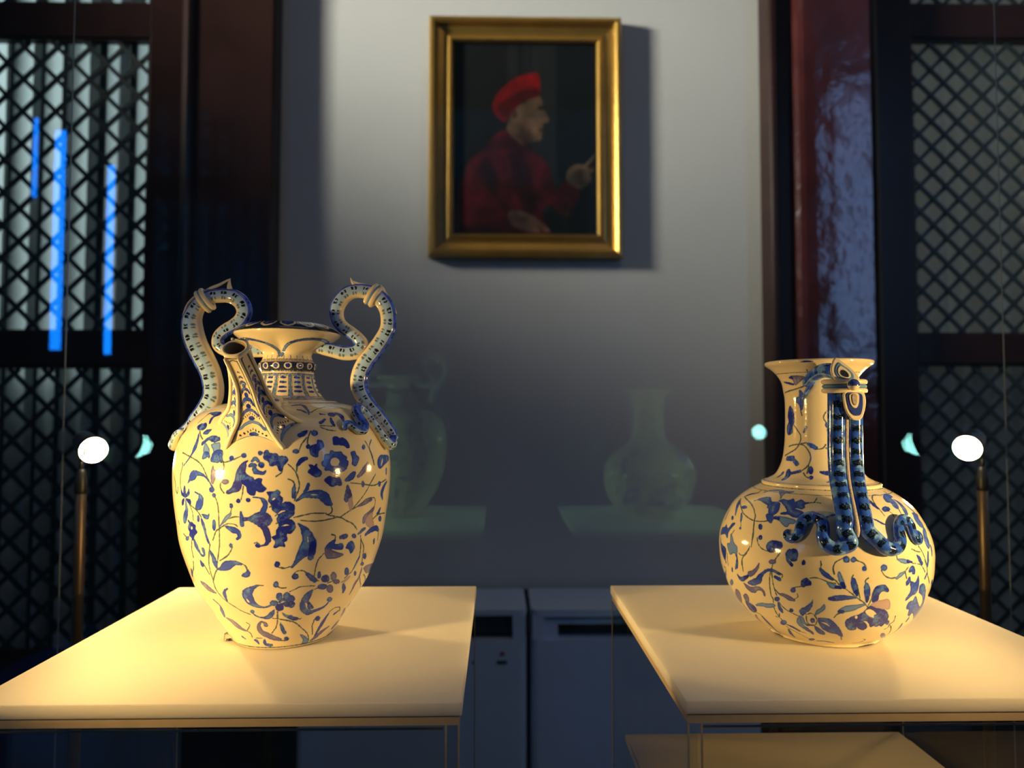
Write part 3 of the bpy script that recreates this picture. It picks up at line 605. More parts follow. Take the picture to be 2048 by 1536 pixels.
# ------------------------------------------------------------------ two-handled vase with a spout
LP = [(0.0335, -0.0), (0.0365, 0.0), (0.0383, 0.0012), (0.0392, 0.0028), (0.0437, 0.01), (0.0498, 0.0195), (0.0557, 0.029), (0.0613, 0.0375), (0.0657, 0.045), (0.0716, 0.0604), (0.0769, 0.0772), (0.0793, 0.0928), (0.0817, 0.1103), (0.0827, 0.1258), (0.0824, 0.1375), (0.0806, 0.1491), (0.0768, 0.1596), (0.0707, 0.1698), (0.062, 0.1775), (0.05, 0.1825), (0.04, 0.1848), (0.0385, 0.1856)]
va = empty('two_handled_vase', (-.1702, .577, 1.10), 'blue and cream glazed vase with two snake handles and a spout', 'vase')
g1 = Glaze(LP, .00021, 3)
DL = '''Tb -359,1758,79,-345,1709,231,-347,1650,341,-362,1603,107,-392,1555,63,-421,1523,64
Ts -438,1540,75,-432,1517,74,-448,1449,76,-449,1387,77,-439,1342,75
Ts -456,1614,57,-365,1588,52,-295,1556,50,-259,1517,52,-229,1454,52,-197,1391,50
Ts -555,1439,94,-526,1390,94,-519,1338,94,-496,1317,83,-480,1363,83
Pk -265,1733,-240,1749,-193,1734,-188,1713,-216,1699,-249,1712
Tb -263,1727,189,-294,1689,259
Pl -273,1690,-240,1654,-233,1618,-264,1617,-278,1658
Pb -265,1627,-233,1623,-226,1586,-241,1595,-249,1583,-273,1582
Pl -231,1681,-184,1697,-170,1651,-169,1620,-200,1624,-213,1650
Pb -205,1629,-169,1645,-149,1620,-160,1565,-184,1555,-215,1569
Tb -164,1610,306,-152,1566,182
Ts -152,1566,44,-128,1561,44,-91,1577,44,-53,1602,44
Pk -90,1589,-92,1579,-99,1574,-105,1578,-109,1589,-107,1599,-101,1604,-94,1600
Pb -26,1607,-29,1597,-38,1593,-47,1597,-51,1607,-48,1617,-39,1621,-30,1617
Ts -142,1561,48,-135,1526,48,-141,1502,48
Pv -138,1492,-140,1483,-146,1479,-153,1483,-155,1491,-153,1500,-147,1504,-141,1501
Ts -361,1782,63,-330,1742,60,-305,1721,55
Tk -316,1771,123,-298,1783,214,-271,1796,58
Pv -198,1535,-188,1505,-167,1506,-178,1461,-193,1406,-205,1435,-206,1490
Tb -370,1405,61,-352,1431,223,-330,1458,630,-303,1475,375,-272,1472,195,-243,1458,106,-215,1420,50,-201,1391,50
Pb -185,1369,-190,1357,-200,1351,-211,1356,-215,1368,-210,1380,-199,1386,-189,1381
Pk -178,1330,-181,1320,-188,1315,-195,1319,-198,1329,-195,1339,-188,1343,-181,1339
Ts -182,1317,50,-170,1278,49,-166,1228,49,-168,1137,49,-173,1016,50
Tk -403,1299,69,-404,1340,346,-402,1376,69
Tk -403,1299,61,-370,1328,255,-364,1359,64
Tk -406,1302,63,-431,1322,248,-441,1347,74
Tk -411,1288,68,-429,1261,308,-438,1239,74
Tk -393,1285,55,-363,1273,334,-355,1253,77
Tb -397,1274,128,-394,1228,296,-395,1202,339,-416,1163,524,-431,1130,457,-438,1113,139
Tb -313,1344,86,-292,1335,73,-277,1326,186,-273,1291,519,-290,1250,558,-313,1227,94
Ts -364,1252,55,-309,1217,52,-277,1169,53
Ts -359,1243,62,-343,1198,60,-344,1141,62
Pb -294,1157,-298,1140,-305,1133,-309,1139,-310,1155,-305,1172,-299,1180,-295,1173
Tb -270,1190,50,-251,1176,307,-233,1175,192,-224,1196,52
Tb -278,1158,69,-273,1133,240,-264,1093,203,-258,1047,149,-248,1007,146
Pk -395,1135,-375,1127,-355,1124,-342,1110,-328,1102,-334,1080,-323,1056,-347,1027,-363,990,-380,1012,-399,1024,-390,1052,-405,1076,-388,1110
Pc -358,1082,-361,1075,-368,1071,-373,1073,-374,1080,-371,1088,-365,1092,-359,1090
Pb -189,1120,-194,1093,-201,1081,-207,1092,-208,1118,-204,1146,-196,1158,-190,1147
Ts -469,1024,67,-427,1004,62,-405,1013,51
Pb -406,1000,-413,989,-427,983,-441,985,-445,993,-436,1004,-422,1010,-409,1008
Ts -527,1109,94,-523,1089,94
Pv -107,1426,-112,1416,-125,1411,-139,1415,-145,1425,-140,1436,-126,1441,-113,1437
Ts -149,1418,48,-151,1383,49,-133,1349,47
Td -17,1570,44,-30,1557,137,-39,1528,448,-49,1489,592,-58,1439,539,-66,1395,627,-92,1365,282,-111,1355,249
Pk -43,1469,-29,1494,-15,1474,12,1454,19,1440,39,1449,54,1444,50,1420,60,1400,75,1380,60,1358,43,1356,27,1366,20,1336,3,1336,-14,1356,-21,1396,-42,1420
Ts -35,1396,45,-37,1351,45,-46,1306,45
Pk -49,1297,-52,1287,-58,1284,-65,1287,-68,1296,-65,1305,-58,1309,-52,1306
Pk -1,1302,-4,1293,-11,1289,-18,1293,-21,1302,-18,1311,-11,1315,-4,1311
Pk 51,1624,48,1614,41,1610,34,1614,31,1624,33,1634,40,1638,48,1634
Tb 5,1570,163,19,1585,244,33,1567,136
Tb -7,1533,109,3,1543,272,20,1538,161
Pb 8,1523,21,1528,33,1508,55,1493,70,1503,67,1483,55,1476,35,1479,13,1489
Pk 62,1542,58,1530,50,1525,40,1530,36,1543,39,1555,48,1560,58,1555
Pk 61,1637,78,1642,85,1621,115,1621,129,1601,156,1600,173,1575,153,1535,144,1496,131,1506,120,1536,91,1537,80,1567,59,1587
Ts 147,1496,43,134,1477,43,118,1462,43
Pk 76,1355,93,1355,109,1359,126,1369,139,1353,136,1333,149,1308,146,1283,133,1269,172,1284,201,1260,205,1219,200,1189,182,1165,204,1143,212,1101,192,1062,170,1059,172,1012,158,998,162,967,137,974,120,964,109,970,116,1006,99,1037,120,1052,123,1087,133,1122,123,1163,130,1193,106,1225,100,1260,83,1295,88,1325
Tc 101,1300,54,108,1307,139,114,1312,54
Tc 130,1204,43,146,1218,128,160,1222,64
Tc 147,1114,43,164,1120,118,181,1119,53
Ts 100,1260,43,90,1253,43
Ts 123,1199,43,116,1189,43
Ts 130,1138,43,120,1133,43
Tb -47,1217,85,-45,1182,226,-45,1128,271
Pd -38,1179,-9,1182,19,1207,46,1217,86,1200,101,1159,86,1124,52,1105,24,1131,-10,1156,-38,1156
Tb 13,1321,43,43,1316,64,63,1296,269,70,1261,297,56,1216,325
Td 59,1120,379,75,1074,404,82,1018,323,67,987,135,36,976,54
Pk 41,983,38,972,30,968,22,973,20,983,23,994,31,999,38,994
Ts 15,999,43,25,1004,43
Ts -59,1184,43,-81,1183,43,-112,1170,44
Pk -87,1261,-89,1251,-95,1246,-101,1250,-103,1261,-101,1271,-95,1276,-89,1272
Ts -93,1246,46,-103,1205,47
Tl -99,1206,85,-119,1180,230,-145,1143,147,-162,1117,48
Ts -168,1096,46,-138,1123,46,-114,1134,44,-83,1130,43,-69,1115,45
Tb -134,1116,56,-111,1101,279,-89,1090,414,-67,1075,275,-60,1044,227,-72,1029,140
Ts -214,1012,51,-191,1074,50,-163,1101,47
Ts -376,993,65,-391,928,67,-395,861,67
Tb -355,996,154,-345,961,340,-328,922,219,-307,887,96,-286,900,156,-290,932,246,-296,947,56
Tb -252,1009,97,-244,994,161
Ts -236,979,53,-251,905,54,-271,808,55,-272,700,55,-271,629,55,-251,579,52,-214,524,49,-173,481,47,-131,441,45,-75,408,44
Ts -173,1016,50,-177,964,50,-195,883,51,-216,809,52
Tb -244,942,52,-227,891,288,-221,847,386,-219,809,161
Tb -217,792,55,-187,801,275,-150,826,627,-118,845,445,-88,852,270,-65,842,164
Ts -61,847,44,-39,826,44,-34,787,45
Tb -30,798,78,-34,770,337,-49,758,330,-66,752,54
Ts -185,862,47,-135,905,46,-107,953,46,-101,989,47
Pb -103,981,-105,971,-110,966,-115,970,-117,980,-114,991,-109,995,-104,991
Ts -221,786,51,-250,738,53,-275,681,55
Ts -411,824,70,-441,762,76,-524,685,94
Tb -486,741,211,-514,687,230
Tb -332,844,111,-328,816,293,-327,800,74
Ts -313,824,56,-297,776,55,-288,744,55
Tv -399,659,181,-362,637,483,-328,614,399,-284,592,111
Tb -180,640,83,-203,620,150,-213,583,258,-211,531,89
Tb -339,523,69,-307,467,120,-326,405,330,-340,351,149
Tv -322,341,126,-278,320,366,-246,281,495,-210,249,298,-166,231,113
Ts -131,320,46,-111,295,45,-155,240,48
Ts -159,232,47,-135,203,46,-136,165,48
Tb -254,160,154,-231,140,91
Tb 8,672,163,-23,649,328,-53,613,669,-51,565,679,-32,518,499,2,490,244,43,482,134,76,498,107
Tc -65,565,45,-59,544,141,-53,531,45
Ts 4,678,43,45,674,43
Pb 124,518,116,502,99,496,82,505,76,522,84,539,101,544,117,536
Pb 151,576,146,554,133,545,121,556,117,579,122,600,134,607,146,598
Pb 199,571,194,543,179,533,163,547,157,576,163,600,177,609,192,597
Pk 211,508,204,482,185,473,165,487,157,515,165,541,183,550,202,536
Pk 159,473,152,448,133,439,115,451,109,478,117,502,135,510,152,499
Pb 227,547,222,526,209,519,194,530,187,552,193,573,206,579,220,569
Pk 230,491,225,469,209,462,192,475,184,498,190,519,206,526,222,514
Pk 183,525,176,507,157,501,138,511,131,531,139,550,157,556,175,546
Tc 139,517,64,153,526,134,166,531,64
Ts 119,433,43,115,345,43,101,273,43,60,214,43
Tb 96,450,43,79,414,323,50,378,324,3,376,96,-36,394,76,-59,431,67
Pb -39,439,-46,427,-56,422,-64,426,-65,438,-59,450,-49,455,-41,450
Ts 85,365,43,147,349,43,212,319,43
Tl 152,415,53,178,382,187,209,371,267
Tk 204,364,267,242,344,321,264,340,160
Pk 136,837,133,822,124,817,116,823,113,838,116,853,125,859,133,852
Ts 130,815,43,159,801,43,189,815,43
Pk 129,678,126,663,116,657,107,664,104,680,108,696,117,702,126,694
Ts 124,661,43,148,647,43,173,648,43
Tv 23,295,246,16,321,164,-10,332,135,-36,291,223,-31,231,391,18,193,487,73,160,430,124,141,267
Ts 124,134,43,172,122,43,199,134,43
Pk 207,140,202,129,189,126,175,133,169,145,175,156,188,160,201,153
Ts -35,162,43,-93,160,43
Tb -109,136,230,-92,99,86
Tb -18,147,56,-22,101,223,27,85,242,39,93,108
Tb 136,314,43,152,253,214,170,206,214
Tk 268,1784,81,252,1767,323,229,1750,268
Pk 325,1765,318,1750,307,1743,297,1750,294,1766,300,1782,311,1788,322,1781
Ts 291,1784,44,272,1732,43,266,1685,43
Pk 278,1666,275,1656,269,1652,263,1657,261,1666,264,1676,270,1680,276,1676
Ts 265,1733,43,238,1685,43,224,1638,43
Pk 223,1633,219,1623,209,1620,199,1624,195,1634,199,1644,209,1648,219,1644
Pk 320,1710,339,1709,349,1687,348,1655,326,1640,318,1615,312,1590,282,1606,276,1647,288,1673,314,1683
Pk 407,1729,432,1736,447,1722,470,1724,493,1693,498,1654,481,1649,462,1669,407,1674,406,1702
Pb 351,1603,377,1607,386,1632,410,1621,442,1619,454,1597,474,1581,469,1560,481,1543,470,1503,453,1483,432,1475,401,1467,377,1489,348,1496,351,1516,337,1527,334,1548,346,1568
Pc 430,1547,421,1526,403,1518,385,1528,379,1550,387,1572,406,1580,423,1569
Pb 501,1610,528,1619,536,1592,554,1570,546,1544,529,1513,504,1526,509,1557
Pk 270,1536,287,1535,294,1525,309,1539,312,1514,333,1477,312,1448,273,1476,268,1496,280,1510
Tk 257,1582,215,239,1572,295,222,1548,215,214,1536,64
Pk 348,1420,370,1449,393,1437,428,1434,441,1381,413,1384,386,1376
Pb 465,1425,492,1459,519,1472,524,1451,505,1416,470,1404,457,1411
Tv 617,1524,170,585,1477,394,543,1433,216
Ts 172,1545,43,195,1514,43,212,1474,43,223,1424,43,225,1384,43,217,1344,43,204,1290,43
Ts 214,1533,43,212,1494,43
Ts 173,1441,43,193,1430,43,203,1405,43
Tb 203,1400,80,200,1360,268,201,1320,214
Tb 268,1401,162,262,1371,216,254,1352,216
Tb 213,1289,54,248,1322,322,282,1329,483,321,1326,588,350,1303,654,366,1271,502,386,1248,194
Tc 282,1327,43,296,1326,96,314,1322,43
Ts 386,1238,45,394,1205,46,385,1180,45,363,1178,43
Ts 203,1171,43,250,1185,43,303,1193,43,362,1186,43
Ts 363,1178,43,394,1164,43,449,1143,44
Ts 237,1148,43,294,1137,43,357,1137,43,419,1147,44
Ts 449,1143,45,486,1113,46,527,1085,46,563,1035,51
Ts 448,1151,45,485,1177,46,521,1198,47,579,1221,47
Pd 475,1378,494,1334,505,1290,488,1277,478,1252,460,1270,464,1322
Pp 505,1290,511,1263,516,1220,506,1179,492,1213,484,1256
Ts 525,1208,49,570,1265,51,611,1324,54,643,1379,57,682,1434,60
Ts 494,1391,43,544,1380,44,602,1365,44,665,1352,44,740,1361,50,824,1378,63
Pb 588,1372,586,1358,579,1352,571,1359,567,1375,569,1390,576,1395,584,1388
Pb 744,1352,741,1339,730,1335,719,1342,713,1356,716,1369,726,1374,738,1367
Tb 842,1358,105,795,1325,370,769,1279,457,789,1225,99
Tv 559,1214,117,601,1229,270,659,1247,156
Ts 579,1227,50,609,1254,52,672,1258,47,698,1229,60,693,1169,64
Pv 690,1186,652,1160,607,1130,601,1082,620,1073,638,1124,683,1144
Pp 683,1144,638,1124,626,1072,675,1024,718,1037,689,1104
Tb 641,981,164,679,1001,341,742,1009,402,791,982,233
Tb 578,1000,124,610,1021,254,627,1028,189
Pb 563,987,560,976,549,974,537,981,531,993,534,1003,545,1005,557,998
Ts 795,970,80,809,900,84
Ts 699,1091,56,755,1113,60,877,1101,52
Tb 773,1160,91,760,1135,310,734,1123,75
Pb 818,1067,815,1053,798,1051,779,1061,769,1077,771,1090,786,1093,805,1084
Ts 624,1692,55,645,1623,57,669,1511,61
Ts 685,1700,62,647,1645,59,664,1567,60,673,1506,61
Pb 612,1647,605,1636,595,1631,587,1637,587,1649,593,1660,604,1665,612,1659
Pb 751,1571,876,1560,908,1534,799,1499,729,1473,707,1524
Tc 775,1546,76,763,1519,185,747,1493,70
Tb 988,1598,471,989,1544,294
Tb 822,1451,327,822,1429,272
Tb 970,1428,353,982,1374,235,982,1315,471
Tb 984,1421,235,980,1368,235,980,1315,294
Ts 979,1351,94,979,1263,94,975,1187,94
Tk 977,1105,165,976,1058,235
Tb 974,1069,353,972,1029,235
Ts 972,976,94,973,952,94
Tb 224,1126,54,249,1093,323,265,1055,594,281,1003,814,282,970,1033,272,940,1029,247,901,646,220,843,268,201,812,161
Tk 291,1021,382,300,968,492,302,926,493,296,872,382
Tc 275,1023,65,278,991,76
Ts 199,815,43,165,807,43,140,815,43
Ts 402,1026,44,424,1012,44,422,986,46
Pb 426,982,424,951,468,948,480,924,473,904,436,911,375,938,398,971
Pv 368,934,401,917,439,888,490,861,464,843,410,843,383,860
Tk 460,997,272,487,998,328,496,1001,114
Ts 367,890,44,339,845,44,329,779,44,330,722,44
Pb 511,945,536,951,561,913,562,884,542,855,523,893,500,910
Ts 608,946,55,645,882,58,660,803,60,675,741,62
Ts 598,981,55,616,889,57,627,800,57
Tb 625,806,105,613,757,172,604,725,81
Ts 604,725,53,589,693,52,545,656,49
Pk 701,731,701,722,688,722,672,730,662,742,664,750,676,751,691,743
Pb 702,795,705,778,694,774,679,785,667,804,666,821,675,826,690,815
Tb 747,915,224,759,889,184
Tk 960,821,141,960,791,165
Ts 958,773,94,950,702,94,951,659,94
Pv 721,699,809,699,952,665,952,610,820,623,754,660
Ts 694,700,63,703,632,64,764,553,74,915,440,94
Ts 759,628,71,866,554,94
Pb 925,517,925,496,925,487,926,496,869,534,826,568,851,569,927,537
Ts 914,426,94,920,338,94,918,245,94
Tv 699,681,95,696,610,235,675,568,293,681,472,75
Pb 645,669,647,656,641,652,631,660,622,675,620,688,626,692,636,684
Pk 237,731,233,716,221,711,209,719,204,735,208,750,220,755,231,747
Ts 209,740,43,227,772,43,262,773,43,287,741,43
Tb 283,747,135,310,714,326,339,679,274
Ts 338,685,43,362,675,43
Pb 367,721,367,702,361,695,353,705,348,724,349,743,355,749,362,740
Pk 428,679,424,659,406,654,386,667,375,690,380,710,396,715,416,702
Pb 425,614,418,600,396,598,372,609,361,628,368,642,388,644,412,633
Pv 475,686,474,661,462,653,446,667,435,695,436,720,448,727,463,713
Pv 511,635,507,624,490,623,471,632,461,647,465,659,481,660,500,651
Pv 474,585,473,561,458,554,437,570,425,596,428,619,442,625,462,611
Ts 422,644,44,459,654,44
Tp 525,626,68,553,631,259,583,653,249
Pb 567,704,568,683,557,677,541,690,530,714,529,735,540,741,555,728
Tb 549,602,162,570,560,299,580,523,168
Ts 340,638,43,261,645,43,221,627,43,196,613,43
Tb 330,604,82,307,566,436,292,508,544,301,442,602,341,390,495,385,395,271,438,410,222,466,431,143,479,463,89
Pb 498,479,498,463,486,460,468,472,457,490,457,506,469,509,486,498
Tc 301,492,55,315,461,164,323,430,55
Tk 323,488,110,340,448,332,360,429,165
Ts 343,607,44,360,616,44
Ts 135,350,43,187,337,43,244,307,43,306,245,43,387,162,45,426,95,47
Ts 280,334,43,296,338,43
Tb 139,299,107,150,253,187,168,213,187
Pl 314,169,373,136,430,87,415,61,364,64,358,109
Tv 458,81,143,508,106,351,560,144,368,638,173,96
Tb 489,125,180,505,208,274,517,276,246,534,335,62
Ts 530,343,48,574,372,49,639,360,45,674,316,62
Tb 648,323,131,615,305,191
Ts 410,303,46,411,238,46,448,142,47
Pk 462,301,461,285,447,282,428,293,416,312,417,328,430,332,448,321
Tb 810,242,503,760,311,178
Tk 821,333,201,838,302,127
Pv 918,159,918,212,916,239,916,212,917,172
Tb 748,130,237,796,164,433,840,173,111
Tb 723,67,72,847,84,226,921,98,131
Ts 135,133,43,169,130,43
Pk 205,141,200,128,187,124,173,131,167,145,172,158,185,162,198,155
Pk -286,2026,-232,2048,-192,1991,-242,1991
Pk -422,1935,-395,1961,-310,1967,-283,1929,-322,1916,-386,1942
Tk -316,1922,157,-327,1897,264,-313,1850,116
Pk -414,1824,-357,1850,-325,1826,-329,1797,-381,1791
Ts -436,1849,50,-418,1909,49,-410,1961,48
Tb -317,1768,137,-287,1773,228,-273,1793,77
Tk 374,1942,132,405,1936,44
Pk 487,1936,470,1919,447,1913,428,1919,426,1936,440,1952,465,1959,485,1952
Tk 493,1949,233,518,1922,424,514,1870,100
Tk 356,1855,225,389,1884,113
Tk 432,1897,119,428,1859,238,434,1834,166
Ts 349,1826,35,384,1825,35,438,1819,35
Ts 347,1816,36,388,1791,36,433,1782,35
Tk 501,2076,62,586,2054,90,630,2020,47
Td 201,2079,102,283,2093,256,300,1987,156,300,1939,52
Tk 237,1999,153,263,1986,205,289,1954,77
Ts 318,1961,41,377,2014,42,465,2056,42'''
for d in (180, 0): g1.data(DL, d)
for zz, c, w in ((g1.L-.0035, 'd', .0008), (g1.L-.006, 's', .0005), (g1.L-.0085, 'v', .0012)):
    g1.shape('T', c, [(t, zz, w) for t in range(-180, 181, 20)])
g1.shape('T', 's', [(t, .0062, .0009) for t in range(-180, 181, 20)])
M_b1 = glaze_mat('painted_floral_glaze', g1.image('floral_map_vase'))
body = link('body', lathe(LP, g1.s, g1.L, 180), M_b1, va, True)
NP = [(.0385, .1856), (.0330, .1861), (.0300, .1872), (.0283, .1888), (.0256, .1922), (.0233, .1968), (.0216, .2032), (.0207, .2084), (.0213, .2100), (.0225, .2125), (.0224, .2155), (.0204, .2176), (.0187, .2215), (.0193, .2245), (.0235, .2275), (.0330, .2326), (.0390, .2366), (.0412, .2388), (.0409, .2410), (.0375, .2440), (.0315, .2468)]
g2 = Glaze(NP, .00016, 9)
def ZS(z): return float(np.interp(z, g2.p[:, 1], g2.s))
def ring(z, c, w): g2.shape('T', c, [(t, ZS(z), w) for t in range(-180, 181, 15)])
for z, c, w in ((.1863, 's', .0006), (.1869, 'v', .0012), (.1879, 'v', .0010), (.1890, 'v', .0008), (.2068, 'b', .0008), (.2090, 's', .0006), (.2100, 'g', .0012)): ring(z, c, w)
ring(.2113, 'n', .0022); ring(.2128, 'n', .0026); ring(.2143, 'n', .0026); ring(.2157, 'n', .0018)
ring(.2172, 'p', .0016); ring(.2184, 's', .0006)
for i in range(15):
    t = i*24-180+5; g2.shape('P', 'c', [(t+7.6*math.cos(a), ZS(.2131)+.0026*math.sin(a)) for a in np.arange(8)*PI/4])
    g2.shape('P', 'k', [(t+4.8*math.cos(a), ZS(.2131)+.0017*math.sin(a)) for a in np.arange(8)*PI/4])
for i in range(13):
    t = i*360/13-180+8
    for dt, c, w in ((0, 'l', .0016), (-3.2, 's', .0005), (3.2, 's', .0005)):
        g2.shape('T', c, [(t+dt, ZS(.2060), w), (t+dt, ZS(.1960), w), (t+dt, ZS(.1895), w*1.4)])
    t2 = t+180/13
    for z, hw in ((.2040, 4.2), (.2003, 4.8), (.1964, 5.4), (.1930, 5.8)):
        g2.shape('T', 'k', [(t2-hw, ZS(z), .0015), (t2, ZS(z), .0019), (t2+hw, ZS(z), .0015)])
    g2.shape('T', 's', [(t2-9.5, ZS(.2056), .0005), (t2+9.5, ZS(.2056), .0005)])
for s0 in (0, 180):
    for sg in (-1, 1):
        P = [(3, .2218), (9, .2262), (20, .2303), (38, .2330), (60, .2338), (84, .2325)]
        for dz, c, w in ((0, 'l', .0032), (.0014, 's', .0005), (-.0016, 's', .0006)):
            g2.shape('T', c, [(s0+sg*a, ZS(z)+dz, w) for a, z in P])
        g2.shape('T', 'd', [(s0+sg*a, ZS(z)+.0004, .0020) for a, z in P[2:5]])
for i in range(24):
    t = i*15-172; g2.shape('T', 's', [(t, ZS(.2192), .0005), (t, ZS(.2212), .0005)])
for q_ in np.arange(ZS(.2406), g2.L, .0011): g2.shape('T', 'g', [(t, q_, .0018) for t in range(-180, 181, 15)])
for i in range(15):
    t = i*24-180+4; e = ZS(.2468)
    g2.shape('T', 'c', [(t-9, e, .0014), (t-7.5, e-.0055, .0017), (t, e-.0088, .0019), (t+7.5, e-.0055, .0017), (t+9, e, .0014)])
    g2.shape('P', 'k', [(t-5.5, e+.001), (t-4.5, e-.0045), (t, e-.0066), (t+4.5, e-.0045), (t+5.5, e+.001)])
ring(.2391, 'c', .0014)
def pinch(th, z):
    w = max(0, 1-abs(z-.2285)/.0085)
    d = min(abs(th), PI-abs(th))
    return (1-.20*w*math.exp(-(d/.20)**2))*(1+.05*w*math.exp(-((d-.8)/.5)**2))
link('neck', lathe(NP, g2.s, g2.L, 180, pinch, name='neck'), glaze_mat('painted_neck_glaze', g2.image('neck_map')), va, True)
IN = [(.0315, .2468), (.0290, .2470), (.0270, .2455), (.0230, .2420), (.0180, .2330), (.0160, .2240), (.0170, .2100), (.0230, .1960), (.0300, .1860)]
si = np.concatenate([[0], np.cumsum(np.hypot(*np.diff(np.array(IN), axis=0).T))])
link('inner_mouth', lathe(IN, si, si[-1], 72), M_cream, va, True)
bm = bmesh.new(); bmesh.ops.create_cone(bm, segments=72, radius1=.0345, radius2=.0345, depth=.001, cap_ends=True, matrix=Matrix.Translation((0, 0, .0012)))
bm_obj('underside', bm, M_cream, va)

def handle_out(c):
    def f(p, t, s): return np.array([-t[2], 0, t[0]])*c
    return f
LH = [(-.018, .2262, .0050), (-.034, .2262, .0052), (-.0465, .2262, .0050), (-.0525, .2280, .0049), (-.0562, .2318, .0049), (-.0555, .2379, .0049), (-.0508, .2428, .0051), (-.0436, .2469, .0055), (-.0380, .2514, .0060), (-.0353, .2579, .0063), (-.0375, .2649, .0064), (-.0432, .2697, .0062), (-.0492, .2713, .0059), (-.0553, .2711, .0057), (-.0625, .2701, .0057), (-.0693, .2668, .0058), (-.0740, .2606, .0066), (-.0774, .2513, .0080), (-.0764, .2403, .0088), (-.0730, .2306, .0087), (-.0680, .2209, .0087), (-.0626, .2103, .0084), (-.0601, .2019, .0083), (-.0591, .1946, .0083), (-.0602, .1873, .0083), (-.0649, .1793, .0077), (-.0715, .1716, .0065), (-.0770, .1650, .0055), (-.0845, .1585, .0045), (-.0862, .1548, .0036)]
RH = [(.016, .2300, .0050), (.0259, .2290, .0055), (.0352, .2272, .0058), (.0462, .2248, .0060), (.0550, .2260, .0061), (.0594, .2313, .0059), (.0557, .2370, .0054), (.0509, .2411, .0052), (.0451, .2451, .0052), (.0406, .2504, .0055), (.0389, .2578, .0059), (.0405, .2647, .0061), (.0445, .2705, .0061), (.0497, .2742, .0060), (.0562, .2756, .0058), (.0639, .2749, .0061), (.0708, .2720, .0067), (.0766, .2670, .0068), (.0803, .2600, .0068), (.0816, .2510, .0067), (.0804, .2428, .0068), (.0752, .2334, .0069), (.0696, .2256, .0072), (.0640, .2183, .0073), (.0596, .2098, .0073), (.0581, .2008, .0074), (.0598, .1923, .0069), (.0659, .1834, .0057), (.0725, .1761, .0052), (.0786, .1685, .0048), (.0843, .1608, .0044), (.0868, .1560, .0036)]
def ring_band(par, c, ax, rx, ry, wid, side):
    """a double bead wrapped round a handle: two cream rings with a blue groove"""
    ax = Vector(ax).normalized(); s = Vector(side).normalized(); u = ax.cross(s).normalized()
    bm = bmesh.new()
    for off, rr, mi in ((-wid, .0019, 0), (0, .0014, 1), (wid, .0019, 0)):
        R = []
        for k in range(32):
            a = 2*PI*k/32; e = s*math.cos(a)*rx+u*math.sin(a)*ry; dirn = (s*math.cos(a)+u*math.sin(a)).normalized()
            R.append([bm.verts.new(Vector(c)+ax*off+e+dirn*rr*math.cos(b)+ax*rr*math.sin(b)) for b in np.arange(8)*PI/4])
        for k in range(32):
            for j in range(8):
                f = bm.faces.new((R[k][j], R[(k+1) % 32][j], R[(k+1) % 32][(j+1) % 8], R[k][(j+1) % 8])); f.material_index = mi; f.smooth = True
    return bm_obj('collar_band', bm, [M_cream, M_sky], par)
def thorn(par, pts):
    return link('thorn', tube(pts, nring=12, sub=6, flat=.7), M_cream, par, True)
hl = link('handle', tube([(x, 0, z, r) for x, z, r in LH], handle_out(-1), 24, 6, .85), M_pale, va, True)
hr = link('handle', tube([(x, 0, z, r) for x, z, r in RH], handle_out(1), 24, 6, .9, groove=.10), M_pale, va, True)
ring_band(hl, (-.0705, 0, .2655), (-.62, 0, -.68), .0070, .0075, .0018, (0, 1, 0)) if False else None
ring_band(hl, (-.0672, 0, .2672), (-.75, 0, -.50), .0068, .0085, .0021, (0, 1, 0))
ring_band(hr, (.0690, 0, .2718), (.78, 0, -.52), .0070, .0080, .0023, (0, 1, 0))
thorn(hl, [(-.0700, 0, .2735, .0010), (-.0620, 0, .2775, .0018), (-.0560, 0, .2800, .0016), (-.0490, 0, .2840, .0009), (-.0470, 0, .2850, .0004)])
thorn(hl, [(-.0475, 0, .2765, .0030), (-.0480, 0, .2805, .0020), (-.0476, 0, .2842, .0007)])
thorn(hl, [(-.0760, 0, .2700, .0012), (-.0810, 0, .2640, .0014), (-.0838, 0, .2570, .0011), (-.0850, 0, .2535, .0005)])
thorn(hl, [(-.0800, 0, .2590, .0030), (-.0832, 0, .2560, .0015), (-.0850, 0, .2535, .0006)])
thorn(hr, [(.0540, 0, .2795, .0026), (.0515, 0, .2830, .0016), (.0500, 0, .2862, .0005)])
thorn(hr, [(.0700, 0, .2765, .0010), (.0640, 0, .2798, .0016), (.0570, 0, .2812, .0018), (.0510, 0, .2835, .0012)])
thorn(hr, [(.0745, 0, .2790, .0024), (.0758, 0, .2765, .0034), (.0775, 0, .2735, .0024)])
thorn(hr, [(.0770, 0, .2765, .0012), (.0815, 0, .2690, .0014), (.0855, 0, .2615, .0012), (.0876, 0, .2572, .0005)])
thorn(hr, [(.0838, 0, .2590, .0030), (.0858, 0, .2582, .0018), (.0876, 0, .2572, .0006)])
link('snake_tail', tube([(.0862, -.001, .1560, .0038), (.0852, -.0095, .1508, .0042), (.0815, -.0145, .1545, .0042), (.0772, -.0175, .1612, .0040), (.0728, -.0195, .1680, .0040), (.0680, -.0200, .1742, .0040), (.0640, -.0215, .1787, .0040), (.0618, -.0268, .1803, .0040), (.0625, -.0325, .1765, .0040), (.0655, -.0352, .1715, .0040), (.0690, -.0360, .1668, .0039), (.0688, -.0392, .1632, .0036), (.0662, -.0430, .1635, .0033), (.0632, -.0455, .1660, .0030), (.0600, -.0475, .1682, .0027), (.0578, -.0500, .1675, .0025), (.0578, -.0515, .1645, .0020)], nring=16), M_pale, hr, True)
